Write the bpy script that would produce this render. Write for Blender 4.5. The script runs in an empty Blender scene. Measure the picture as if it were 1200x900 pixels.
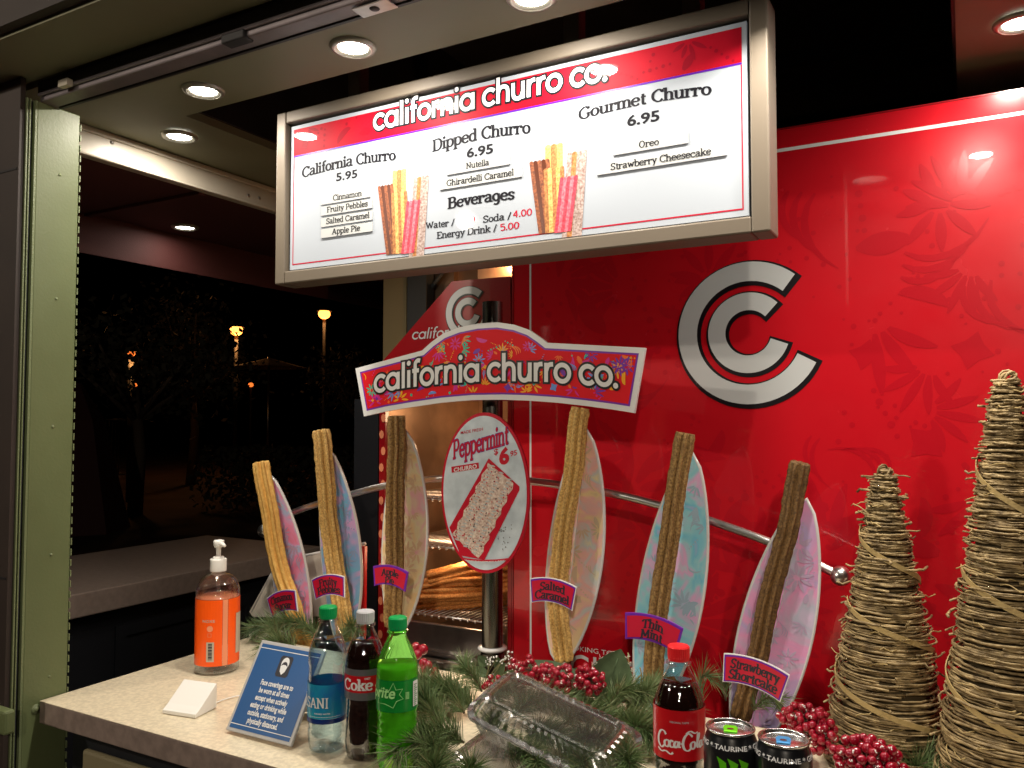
import bpy, math, random
from math import sin, cos, pi, radians, hypot, atan2, sqrt
from mathutils import Vector, Matrix, noise
R = radians
rnd = random.Random(7)
S = bpy.context.scene
C = S.collection

# ------------------------------------------------------------------ camera, world, exposure
F_PX, YAW, PITCH = 957.0, R(29), R(2.51)
cd = bpy.data.cameras.new('camera'); cam = bpy.data.objects.new('camera', cd); C.objects.link(cam)
cam.location = (0, 0, 1.5); cam.rotation_euler = (R(90) + PITCH, 0, YAW)
cd.sensor_width = 36; cd.lens = F_PX / 1200 * 36; cd.clip_start = .02; cd.clip_end = 500
S.camera = cam
w = bpy.data.worlds.new('World'); S.world = w; w.use_nodes = True
wn = w.node_tree; bg = wn.nodes['Background']
sky = wn.nodes.new('ShaderNodeTexSky'); sky.sky_type = 'NISHITA'; sky.sun_disc = False
sky.sun_elevation = R(-9); sky.sun_rotation = R(200)
wn.links.new(sky.outputs[0], bg.inputs[0]); bg.inputs[1].default_value = .02
S.view_settings.view_transform = 'Standard'; S.view_settings.look = 'None'
S.view_settings.exposure = .15; S.view_settings.gamma = 1
S.render.engine = 'CYCLES'
S.cycles.use_denoising = True
S.cycles.max_bounces = 10; S.cycles.transparent_max_bounces = 24; S.cycles.transmission_bounces = 10
S.cycles.sample_clamp_indirect = 4

# viewing frame: where the line of sight through a point of the photograph meets a plane of the place
_f = Vector((-sin(YAW) * cos(PITCH), cos(YAW) * cos(PITCH), sin(PITCH)))
_r = Vector((cos(YAW), sin(YAW), 0)); _u = _r.cross(_f)
EYE = Vector((0, 0, 1.5))
def P(x, y, X=None, Y=None, Z=None, D=None):
    d = _f * F_PX + _r * (x - 600) + _u * (450 - y)
    if X is not None: t = X / d.x
    elif Y is not None: t = Y / d.y
    elif Z is not None: t = (Z - 1.5) / d.z
    else: t = D / F_PX
    return EYE + d * t
CT = .96          # counter top
YW = 1.78         # red wall plane

# ------------------------------------------------------------------ mesh helpers
OFF = {}
class MB:
    def __init__(s): s.v = []; s.f = []; s.sm = []
    def add(s, vs, fs, smooth=False):
        b = len(s.v); s.v += [tuple(v) for v in vs]
        for f in fs: s.f.append(tuple(i + b for i in f)); s.sm.append(smooth)
    def box(s, a, b):
        x0, y0, z0 = a; x1, y1, z1 = b
        s.add([(x0,y0,z0),(x1,y0,z0),(x1,y1,z0),(x0,y1,z0),(x0,y0,z1),(x1,y0,z1),(x1,y1,z1),(x0,y1,z1)],
              [(0,3,2,1),(4,5,6,7),(0,1,5,4),(1,2,6,5),(2,3,7,6),(3,0,4,7)])
    def lathe(s, c, prof, n=32, smooth=True, axis=None, sx=1.0, sy=1.0):
        c = Vector(c); vs = []; fs = []
        if axis is None: M = Matrix.Identity(3)
        else: M = Vector((0,0,1)).rotation_difference(Vector(axis)).to_matrix()
        for r, z in prof:
            for k in range(n):
                a = 2*pi*k/n; vs.append(c + M @ Vector((r*cos(a)*sx, r*sin(a)*sy, z)))
        for j in range(len(prof)-1):
            for k in range(n):
                k2 = (k+1) % n; fs.append((j*n+k, j*n+k2, (j+1)*n+k2, (j+1)*n+k))
        s.add(vs, fs, smooth)
    def tube(s, pts, r, n=8, smooth=True, closed=False, caps=True):
        pts = [Vector(p) for p in pts]; m = len(pts); vs = []; fs = []
        up = Vector((0,0,1)); prev = None
        for i, p in enumerate(pts):
            a = pts[(i-1) % m] if (closed or i) else p
            b = pts[(i+1) % m] if (closed or i < m-1) else p
            t = (b - a).normalized() if (b-a).length > 1e-9 else Vector((0,0,1))
            if prev is None:
                nn = t.cross(up); nn = nn if nn.length > .1 else t.cross(Vector((1,0,0)))
            else: nn = prev - t * prev.dot(t)
            nn.normalize(); prev = nn; bb = t.cross(nn)
            rr = r[i] if isinstance(r, (list, tuple)) else r
            for k in range(n):
                q = 2*pi*k/n; vs.append(p + nn*(rr*cos(q)) + bb*(rr*sin(q)))
        for i in range(m if closed else m-1):
            j = (i+1) % m
            for k in range(n):
                k2 = (k+1) % n; fs.append((i*n+k, i*n+k2, j*n+k2, j*n+k))
        if caps and not closed:
            fs.append(tuple(range(n))[::-1]); fs.append(tuple((m-1)*n+k for k in range(n)))
        s.add(vs, fs, smooth)
    def ball(s, c, r, n=12, m=8, sz=1.0):
        s.lathe(c, [(max(r*sin(pi*j/m), 1e-5), -r*cos(pi*j/m)*sz) for j in range(m+1)], n)
    def slab(s, poly, mp, t, back=True):
        n = len(poly); vs = [mp(x, y, t) for x, y in poly] + [mp(x, y, 0) for x, y in poly]
        fs = [tuple(range(n))] + ([tuple(range(2*n-1, n-1, -1))] if back else [])
        fs += [(i, i+n, (i+1) % n + n, (i+1) % n) for i in range(n)]
        s.add(vs, fs)
    def flat(s, polys, mp):
        for k, (poly, o) in enumerate(polys): s.add([mp(x, y, o) for x, y in poly], [tuple(range(len(poly)))])
def setp(o, **k):
    for a, b in k.items():
        if b is not None: o[a] = b
    return o
def obj(name, mb, m, parent=None, **props):
    off = Vector((0,0,0)); q = parent
    while q is not None: off += q.location; q = q.parent
    me = bpy.data.meshes.new(name)
    me.from_pydata([(v[0]-off.x, v[1]-off.y, v[2]-off.z) for v in mb.v], [], mb.f)
    me.polygons.foreach_set('use_smooth', mb.sm); me.update()
    me.materials.append(m)
    o = bpy.data.objects.new(name, me); C.objects.link(o)
    if parent: o.parent = parent
    return setp(o, **props)
def thing(name, label, cat, loc, group=None):
    o = bpy.data.objects.new(name, None); C.objects.link(o); o.location = Vector(loc); o.empty_display_size = .05
    return setp(o, label=label, category=cat, group=group)
def bevel(o, wd, seg=2):
    m = o.modifiers.new('b', 'BEVEL'); m.width = wd; m.segments = seg; m.limit_method = 'ANGLE'; return o

# ------------------------------------------------------------------ materials
def srgb(r, g, b):
    f = lambda c: (c/255/12.92) if c/255 <= .04045 else ((c/255+.055)/1.055)**2.4
    return (f(r), f(g), f(b))
def mat(name, col, rough=.5, metal=0, var=0, vscale=8, bump=0, bscale=60, emit=0, coat=0, spec=.5, trans=0, ior=1.45, sss=0, col2=None, aniso=None, roughvar=0, alpha=None):
    m = bpy.data.materials.new(name); m.use_nodes = True; nt = m.node_tree; b = nt.nodes['Principled BSDF']
    I = b.inputs; c4 = (*col, 1)
    I['Base Color'].default_value = c4; I['Roughness'].default_value = rough; I['Metallic'].default_value = metal
    I['Coat Weight'].default_value = coat; I['Coat Roughness'].default_value = .02
    I['Specular IOR Level'].default_value = spec; I['Transmission Weight'].default_value = trans; I['IOR'].default_value = ior
    if sss: I['Subsurface Weight'].default_value = sss; I['Subsurface Scale'].default_value = .01
    if alpha is not None: I['Alpha'].default_value = alpha
    tc = nt.nodes.new('ShaderNodeTexCoord')
    def nz(scale, det=4):
        n = nt.nodes.new('ShaderNodeTexNoise'); n.inputs['Scale'].default_value = scale; n.inputs['Detail'].default_value = det
        if aniso:
            mpn = nt.nodes.new('ShaderNodeMapping'); mpn.inputs['Scale'].default_value = aniso
            nt.links.new(tc.outputs['Object'], mpn.inputs[0]); nt.links.new(mpn.outputs[0], n.inputs['Vector'])
        else: nt.links.new(tc.outputs['Object'], n.inputs['Vector'])
        return n
    if var or col2:
        n = nz(vscale); cr = nt.nodes.new('ShaderNodeValToRGB')
        c2 = col2 if col2 else tuple(c*(1-var) for c in col)
        cr.color_ramp.elements[0].position = .35; cr.color_ramp.elements[1].position = .65
        cr.color_ramp.elements[0].color = (*c2, 1); cr.color_ramp.elements[1].color = c4
        nt.links.new(n.outputs[0], cr.inputs[0]); nt.links.new(cr.outputs[0], I['Base Color'])
        if emit: nt.links.new(cr.outputs[0], I['Emission Color'])
    if emit:
        I['Emission Color'].default_value = c4; I['Emission Strength'].default_value = emit
    if bump:
        n = nz(bscale, 6); bp = nt.nodes.new('ShaderNodeBump'); bp.inputs['Strength'].default_value = bump
        bp.inputs['Distance'].default_value = .002
        nt.links.new(n.outputs[0], bp.inputs['Height']); nt.links.new(bp.outputs[0], I['Normal'])
    if roughvar:
        n = nz(12, 5); mr = nt.nodes.new('ShaderNodeMapRange'); mr.inputs[3].default_value = rough - roughvar; mr.inputs[4].default_value = rough + roughvar
        nt.links.new(n.outputs[0], mr.inputs[0]); nt.links.new(mr.outputs[0], I['Roughness'])
    return m
def clear_plastic(name, tint=(1,1,1), gl=.12, rough=.05, bump=0, bscale=40):
    m = bpy.data.materials.new(name); m.use_nodes = True; nt = m.node_tree; nt.nodes.clear()
    o = nt.nodes.new('ShaderNodeOutputMaterial'); mx = nt.nodes.new('ShaderNodeMixShader')
    t = nt.nodes.new('ShaderNodeBsdfTransparent'); t.inputs[0].default_value = (*tint, 1)
    g = nt.nodes.new('ShaderNodeBsdfGlossy'); g.inputs['Roughness'].default_value = rough
    fr = nt.nodes.new('ShaderNodeLayerWeight'); fr.inputs[0].default_value = .35
    ma = nt.nodes.new('ShaderNodeMath'); ma.operation = 'MULTIPLY_ADD'; ma.inputs[1].default_value = .6; ma.inputs[2].default_value = gl
    nt.links.new(fr.outputs['Facing'], ma.inputs[0]); nt.links.new(ma.outputs[0], mx.inputs[0])
    nt.links.new(t.outputs[0], mx.inputs[1]); nt.links.new(g.outputs[0], mx.inputs[2]); nt.links.new(mx.outputs[0], o.inputs[0])
    if bump:
        tc = nt.nodes.new('ShaderNodeTexCoord'); n = nt.nodes.new('ShaderNodeTexNoise'); n.inputs['Scale'].default_value = bscale
        bp = nt.nodes.new('ShaderNodeBump'); bp.inputs['Strength'].default_value = bump; bp.inputs['Distance'].default_value = .004
        nt.links.new(tc.outputs['Object'], n.inputs['Vector']); nt.links.new(n.outputs[0], bp.inputs['Height'])
        nt.links.new(bp.outputs[0], g.inputs['Normal']); nt.links.new(bp.outputs[0], fr.inputs['Normal'])
    return m
def ramp_mat(name, cols, scale=6, rough=.3, dist=1.5, coat=.3, emit=0):
    m = bpy.data.materials.new(name); m.use_nodes = True; nt = m.node_tree; b = nt.nodes['Principled BSDF']
    b.inputs['Roughness'].default_value = rough; b.inputs['Coat Weight'].default_value = coat
    tc = nt.nodes.new('ShaderNodeTexCoord'); n = nt.nodes.new('ShaderNodeTexNoise'); n.inputs['Scale'].default_value = scale
    n.inputs['Distortion'].default_value = dist; n.inputs['Detail'].default_value = 2
    cr = nt.nodes.new('ShaderNodeValToRGB'); e = cr.color_ramp.elements
    while len(e) < len(cols): e.new(.5)
    for i, c in enumerate(cols): e[i].position = .25 + .5*i/(len(cols)-1); e[i].color = tuple(min(.92, (q*.8+.2*sum(c)/3)*1.28) for q in c)+(1,)
    nt.links.new(tc.outputs['Object'], n.inputs['Vector']); nt.links.new(n.outputs[0], cr.inputs[0]); nt.links.new(cr.outputs[0], b.inputs['Base Color'])
    return m
M = {}
M['green_paint'] = mat('green_paint', (.125,.155,.066), .45, var=.12, vscale=6, bump=.15, bscale=180, roughvar=.1)
M['green_edge'] = mat('green_edge', (.16,.195,.095), .4, bump=.6, bscale=300)
M['track'] = mat('track_grey', (.12,.12,.15), .4, metal=.5)
M['beam'] = mat('beam_mauve', (.22,.19,.2), .45, metal=.4, var=.25, vscale=14)
M['ceiling'] = mat('ceiling_olive', (.19,.19,.12), .55, var=.12, vscale=3, spec=.3)
M['cream_metal'] = mat('cream_metal', (.46,.42,.34), .35, var=.12, vscale=5)
M['dark'] = mat('dark_void', (.012,.011,.012), .6)
M['dark_duct'] = mat('dark_duct', (.02,.018,.02), .5, var=.4, vscale=9)
M['maroon'] = mat('maroon_canvas', (.075,.018,.016), .7, bump=.3, bscale=300)
M['brown_wall'] = mat('brown_wall', (.035,.024,.019), .6, var=.3, vscale=4)
M['stone'] = mat('counter_stone', (.75,.66,.48), .32, var=.22, vscale=140, roughvar=.08)
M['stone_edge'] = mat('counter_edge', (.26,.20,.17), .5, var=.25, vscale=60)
M['cab_olive'] = mat('cabinet_olive', (.22,.19,.11), .45, var=.1)
M['cab_dark'] = mat('cabinet_dark', (.012,.013,.016), .45)
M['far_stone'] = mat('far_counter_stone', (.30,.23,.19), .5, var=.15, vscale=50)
M['red'] = mat('red_laminate', srgb(200,20,34), .25, roughvar=.07, var=.06, vscale=2, coat=.7, spec=.4)
M['red_pat'] = mat('red_pattern_print', srgb(185,17,33), .22, coat=.7)
M['white_gloss'] = mat('white_gloss_print', srgb(232,234,234), .25, coat=.5)
M['grey_print'] = mat('silver_print', srgb(196,201,202), .25, coat=.5)
M['black_gloss'] = mat('black_gloss_print', (.008,.006,.008), .3, coat=.3)
M['chrome'] = mat('chrome', (.8,.8,.78), .28, metal=1)
M['steel'] = mat('brushed_steel', (.45,.42,.4), .3, metal=1, var=.2, vscale=30)
M['pole'] = mat('pole_steel', (.22,.22,.2), .25, metal=1, var=.2, vscale=10)
M['frame'] = mat('champagne_frame', (.135,.112,.083), .5, metal=.1, var=.08, vscale=4)
M['face'] = mat('backlit_white', (.35,.39,.44), .5, emit=.06, coat=.2, spec=.1)
M['face_red'] = mat('backlit_red', srgb(170,10,34), .5, spec=.1, emit=.06, coat=.22, var=.1, vscale=14)
M['face_dark_red'] = mat('backlit_dark_red', srgb(138,6,30), .5, spec=.1, emit=.05, coat=.22)
M['purple'] = mat('purple_print', srgb(92,30,160), .25, coat=.4)
M['face_text'] = mat('menu_black_print', (.01,.01,.014), .5, spec=.1, coat=.05)
M['face_text_red'] = mat('menu_red_print', srgb(170,24,50), .5, spec=.1, coat=.05)
M['face_white'] = mat('menu_white_print', (.72,.74,.75), .5, spec=.1, emit=.08)
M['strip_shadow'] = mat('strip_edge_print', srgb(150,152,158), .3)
M['strip_white'] = mat('insert_strip_white', (.42,.44,.44), .4, spec=.2, emit=.04)
M['lamp'] = mat('lamp_lens', (1,1,1), .5, emit=30); M['lamp'].node_tree.nodes['Principled BSDF'].inputs['Emission Color'].default_value = (1,.93,.82,1)
M['lamp_trim'] = mat('lamp_trim', (.3,.29,.24), .3, metal=.4)
M['churro'] = {}
for nm, a, b in [('gold', (.86,.54,.15), (.70,.38,.09)), ('speckled', (.84,.56,.19), (.46,.26,.075)), ('brown', (.44,.27,.095), (.17,.09,.03)),
                 ('dark', (.22,.12,.038), (.08,.04,.013)), ('fresh', (.80,.36,.09), (.50,.17,.03))]:
    M['churro'][nm] = mat('churro_' + nm, a, .6, col2=b, vscale=230 if nm != 'gold' else 120, bump=.8, bscale=420)
M['pine'] = mat('pine_needles', (.07,.13,.04), .5, col2=(.14,.19,.075), vscale=30)
M['pine_dry'] = mat('pine_needles_pale', (.20,.19,.09), .6)
M['wood'] = mat('twig_bark', (.12,.08,.05), .8)
M['berry'] = mat('berry_red', srgb(158,8,38), .22, coat=.6, var=.45, vscale=30)
M['berry2'] = mat('berry_dark', srgb(104,8,34), .22, coat=.6)
M['twine'] = mat('twine_gold', (.43,.32,.155), .55, col2=(.14,.095,.04), vscale=60, bump=.6, bscale=400)
M['core'] = mat('twig_core', (.07,.05,.02), .8)
M['ribbon'] = mat('twig_ribbon', (.42,.31,.13), .5, bump=.4, bscale=200)
M['glint'] = mat('glitter_bead', (.9,.88,.8), .08, metal=1)
M['leaf'] = mat('leaf_grey_green', (.13,.20,.10), .7, var=.3, vscale=40)
M['leaf_dk'] = mat('leaf_dark', (.05,.09,.035), .5, var=.3, vscale=40)
M['white_plastic'] = mat('white_plastic', (.8,.79,.75), .35)
M['cream_plastic'] = mat('cream_plastic', (.80,.74,.62), .4)
M['clear'] = clear_plastic('clear_plastic', (.97,.98,.98), .05, .05)
M['bottle_clear'] = clear_plastic('bottle_plastic', (.96,.98,.98), .06, .03, bump=.3, bscale=60)
M['clam'] = clear_plastic('clamshell_plastic', (.95,.96,.96), .25, .18)
M['clam_rim'] = clear_plastic('clamshell_rim', (.85,.86,.86), .40, .2)
M['water'] = clear_plastic('water', (.74,.88,.95), .03, .02, bump=.6, bscale=25)
M['cola'] = mat('cola', (.012,.004,.003), .05, coat=.5)
M['gel'] = clear_plastic('clear_gel', (.93,.88,.86), .03, .05)
M['lime_bottle'] = mat('lime_plastic', (.30,.92,.22), .05, trans=1, ior=1.12, coat=.6)
M['lime_soda'] = mat('lime_soda', (.35,.95,.12), .05, trans=.6, ior=1.3)
M['lime_low'] = mat('lime_soda_bright', (.36,.80,.07), .08, coat=.3)
M['cap_green'] = mat('cap_green', (.0,.28,.07), .35)
M['cap_grey'] = mat('cap_grey', (.45,.46,.48), .35)
M['cap_red'] = mat('cap_red', (.75,.015,.02), .35)
M['lab_blue'] = mat('label_blue', srgb(26,104,185), .3, col2=srgb(30,150,175), vscale=22, coat=.3)
M['lab_navy'] = mat('label_navy', srgb(14,44,110), .3, coat=.3)
M['lab_silver'] = mat('label_silver', srgb(120,122,126), .3, metal=.5)
M['lab_red'] = mat('label_red', srgb(190,14,26), .3, coat=.3)
M['lab_green'] = mat('label_green', srgb(10,128,44), .3, coat=.3)
M['orange'] = mat('label_orange', srgb(255,92,10), .35, coat=.2)
M['orange_soft'] = mat('gel_orange_back', srgb(240,150,110), .4)
M['barcode'] = mat('barcode_panel', srgb(190,178,160), .5)
M['ink'] = mat('ink_dark', (.02,.02,.03), .4)
M['ink_green'] = mat('ink_pale_green', srgb(170,230,150), .4)
M['white_print'] = mat('white_print', (.75,.76,.76), .4)
M['can_black'] = mat('can_black', (.008,.009,.011), .3, coat=.4)
M['alu'] = mat('aluminium', (.72,.72,.72), .22, metal=1)
M['tab_green'] = mat('tab_green', srgb(110,210,20), .3, metal=.3)
M['tab_blue'] = mat('tab_blue', srgb(70,150,215), .3, metal=.3)
M['claw'] = mat('claw_green', srgb(90,190,20), .35)
M['claw_blue'] = mat('claw_blue', srgb(60,130,190), .35)
M['sign_blue'] = mat('sign_blue', srgb(24,82,140), .35, coat=.2)
M['sign_grey'] = mat('sign_edge_grey', (.42,.42,.42), .4)
M['tag_red'] = mat('tag_red', srgb(186,22,52), .35, coat=.3)
M['tag_purple'] = mat('tag_purple', srgb(100,36,150), .35)
M['pink'] = mat('print_pink', srgb(214,40,150), .3); M['yellow'] = mat('print_yellow', srgb(244,170,30), .3)
M['sky_b'] = mat('print_blue', srgb(110,150,220), .3); M['teal'] = mat('print_teal', srgb(40,190,160), .3)
M['orange_p'] = mat('print_orange', srgb(245,110,30), .3); M['violet'] = mat('print_violet', srgb(120,50,170), .3)
M['bright_red'] = mat('print_bright_red', srgb(222,24,36), .5, spec=.2)
M['oval_face'] = mat('oval_face', srgb(216,230,240), .5, col2=srgb(186,200,210), vscale=22, spec=.2)
M['mint_red'] = mat('print_mint_red', srgb(196,18,46), .35)
M['cream_print'] = mat('print_icing', srgb(232,218,206), .5, col2=srgb(190,160,146), vscale=200, bump=.5, bscale=220)
M['copper'] = mat('warm_copper', (.45,.29,.18), .4, metal=.6, var=.4, vscale=8)
M['grey_col'] = mat('grey_column', (.09,.10,.10), .5)
M['cream_col'] = mat('cream_column', (.42,.33,.16), .5)
M['warmer_red'] = mat('warmer_red', srgb(150,14,24), .3, coat=.4)
M['grass_dark'] = mat('night_ground', (.07,.04,.03), .9, var=.5, vscale=.8)
M['hedge'] = mat('night_leaves', (.05,.04,.02), .8)
M['bulb'] = mat('sodium_bulb', (1,.30,.05), .5, emit=5); 
M['bulb_dim'] = mat('sodium_bulb_dim', (1,.20,.03), .5, emit=1.2)
M['canvas'] = mat('parasol_canvas', (.35,.22,.14), .8)
M['iron'] = mat('dark_iron', (.03,.03,.03), .6)
BOARD = {
 'pink': ramp_mat('board_pink', [(.40,.16,.48),(.80,.16,.32),(.78,.24,.50),(.30,.50,.80),(.85,.22,.22)], 14, .4, coat=.1),
 'blue': ramp_mat('board_blue', [(.46,.30,.78),(.10,.50,.82),(.18,.42,.82),(.70,.34,.74),(.20,.66,.72)], 12, .4, coat=.1),
 'sand': ramp_mat('board_sand', [(.66,.50,.20),(.84,.50,.20),(.70,.60,.34),(.76,.34,.40),(.50,.58,.54)], 12, .4, coat=.1),
 'cream': ramp_mat('board_cream', [(.62,.46,.24),(.86,.58,.26),(.80,.40,.38),(.50,.56,.56),(.84,.66,.34)], 14, .4, coat=.1),
 'sky': ramp_mat('board_sky', [(.50,.38,.78),(.10,.56,.78),(.24,.64,.84),(.72,.38,.70),(.34,.72,.76)], 12, .4, coat=.1),
 'lilac': ramp_mat('board_lilac', [(.38,.42,.74),(.50,.34,.66),(.82,.26,.56),(.44,.46,.62),(.64,.48,.74)], 10, .4, coat=.1)}

# ------------------------------------------------------------------ lettering
LOGO = {
 'c': (4.5, 'A 2.6,2.5,2.1,2.1,42,318'), 'a': (5.6, 'O 2.6,2.5,2.05,2.05;L 4.7,4.9 4.7,.1'),
 'l': (2.0, 'L 1,7.4 1,.1'), 'i': (2.0, 'L 1,4.9 1,.1;D 1,6.8'),
 'f': (3.0, 'C 3.1,7.1 2.3,7.25 1.6,6.8 1.35,5.8 1.35,.1;L .3,4.5 2.7,4.5'),
 'o': (5.1, 'O 2.55,2.5,2.05,2.05'), 'r': (3.2, 'L .9,4.9 .9,.1;C 1.0,3.0 1.4,4.1 2.1,4.5 3.0,4.6'),
 'n': (5.0, 'L .9,4.9 .9,.1;C 1.0,3.0 1.5,4.2 2.6,4.6 3.7,4.2 4.1,3.0 4.1,.1'),
 'h': (5.0, 'L .9,7.4 .9,.1;C 1.0,3.0 1.5,4.2 2.6,4.6 3.7,4.2 4.1,3.0 4.1,.1'),
 'u': (5.0, 'L 4.1,4.9 4.1,.1;C .9,4.9 .9,2.0 1.3,.8 2.4,.35 3.5,.8 4.0,2.0'), '.': (1.7, 'D .8,.5'), ' ': (2.3, '')}
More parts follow.
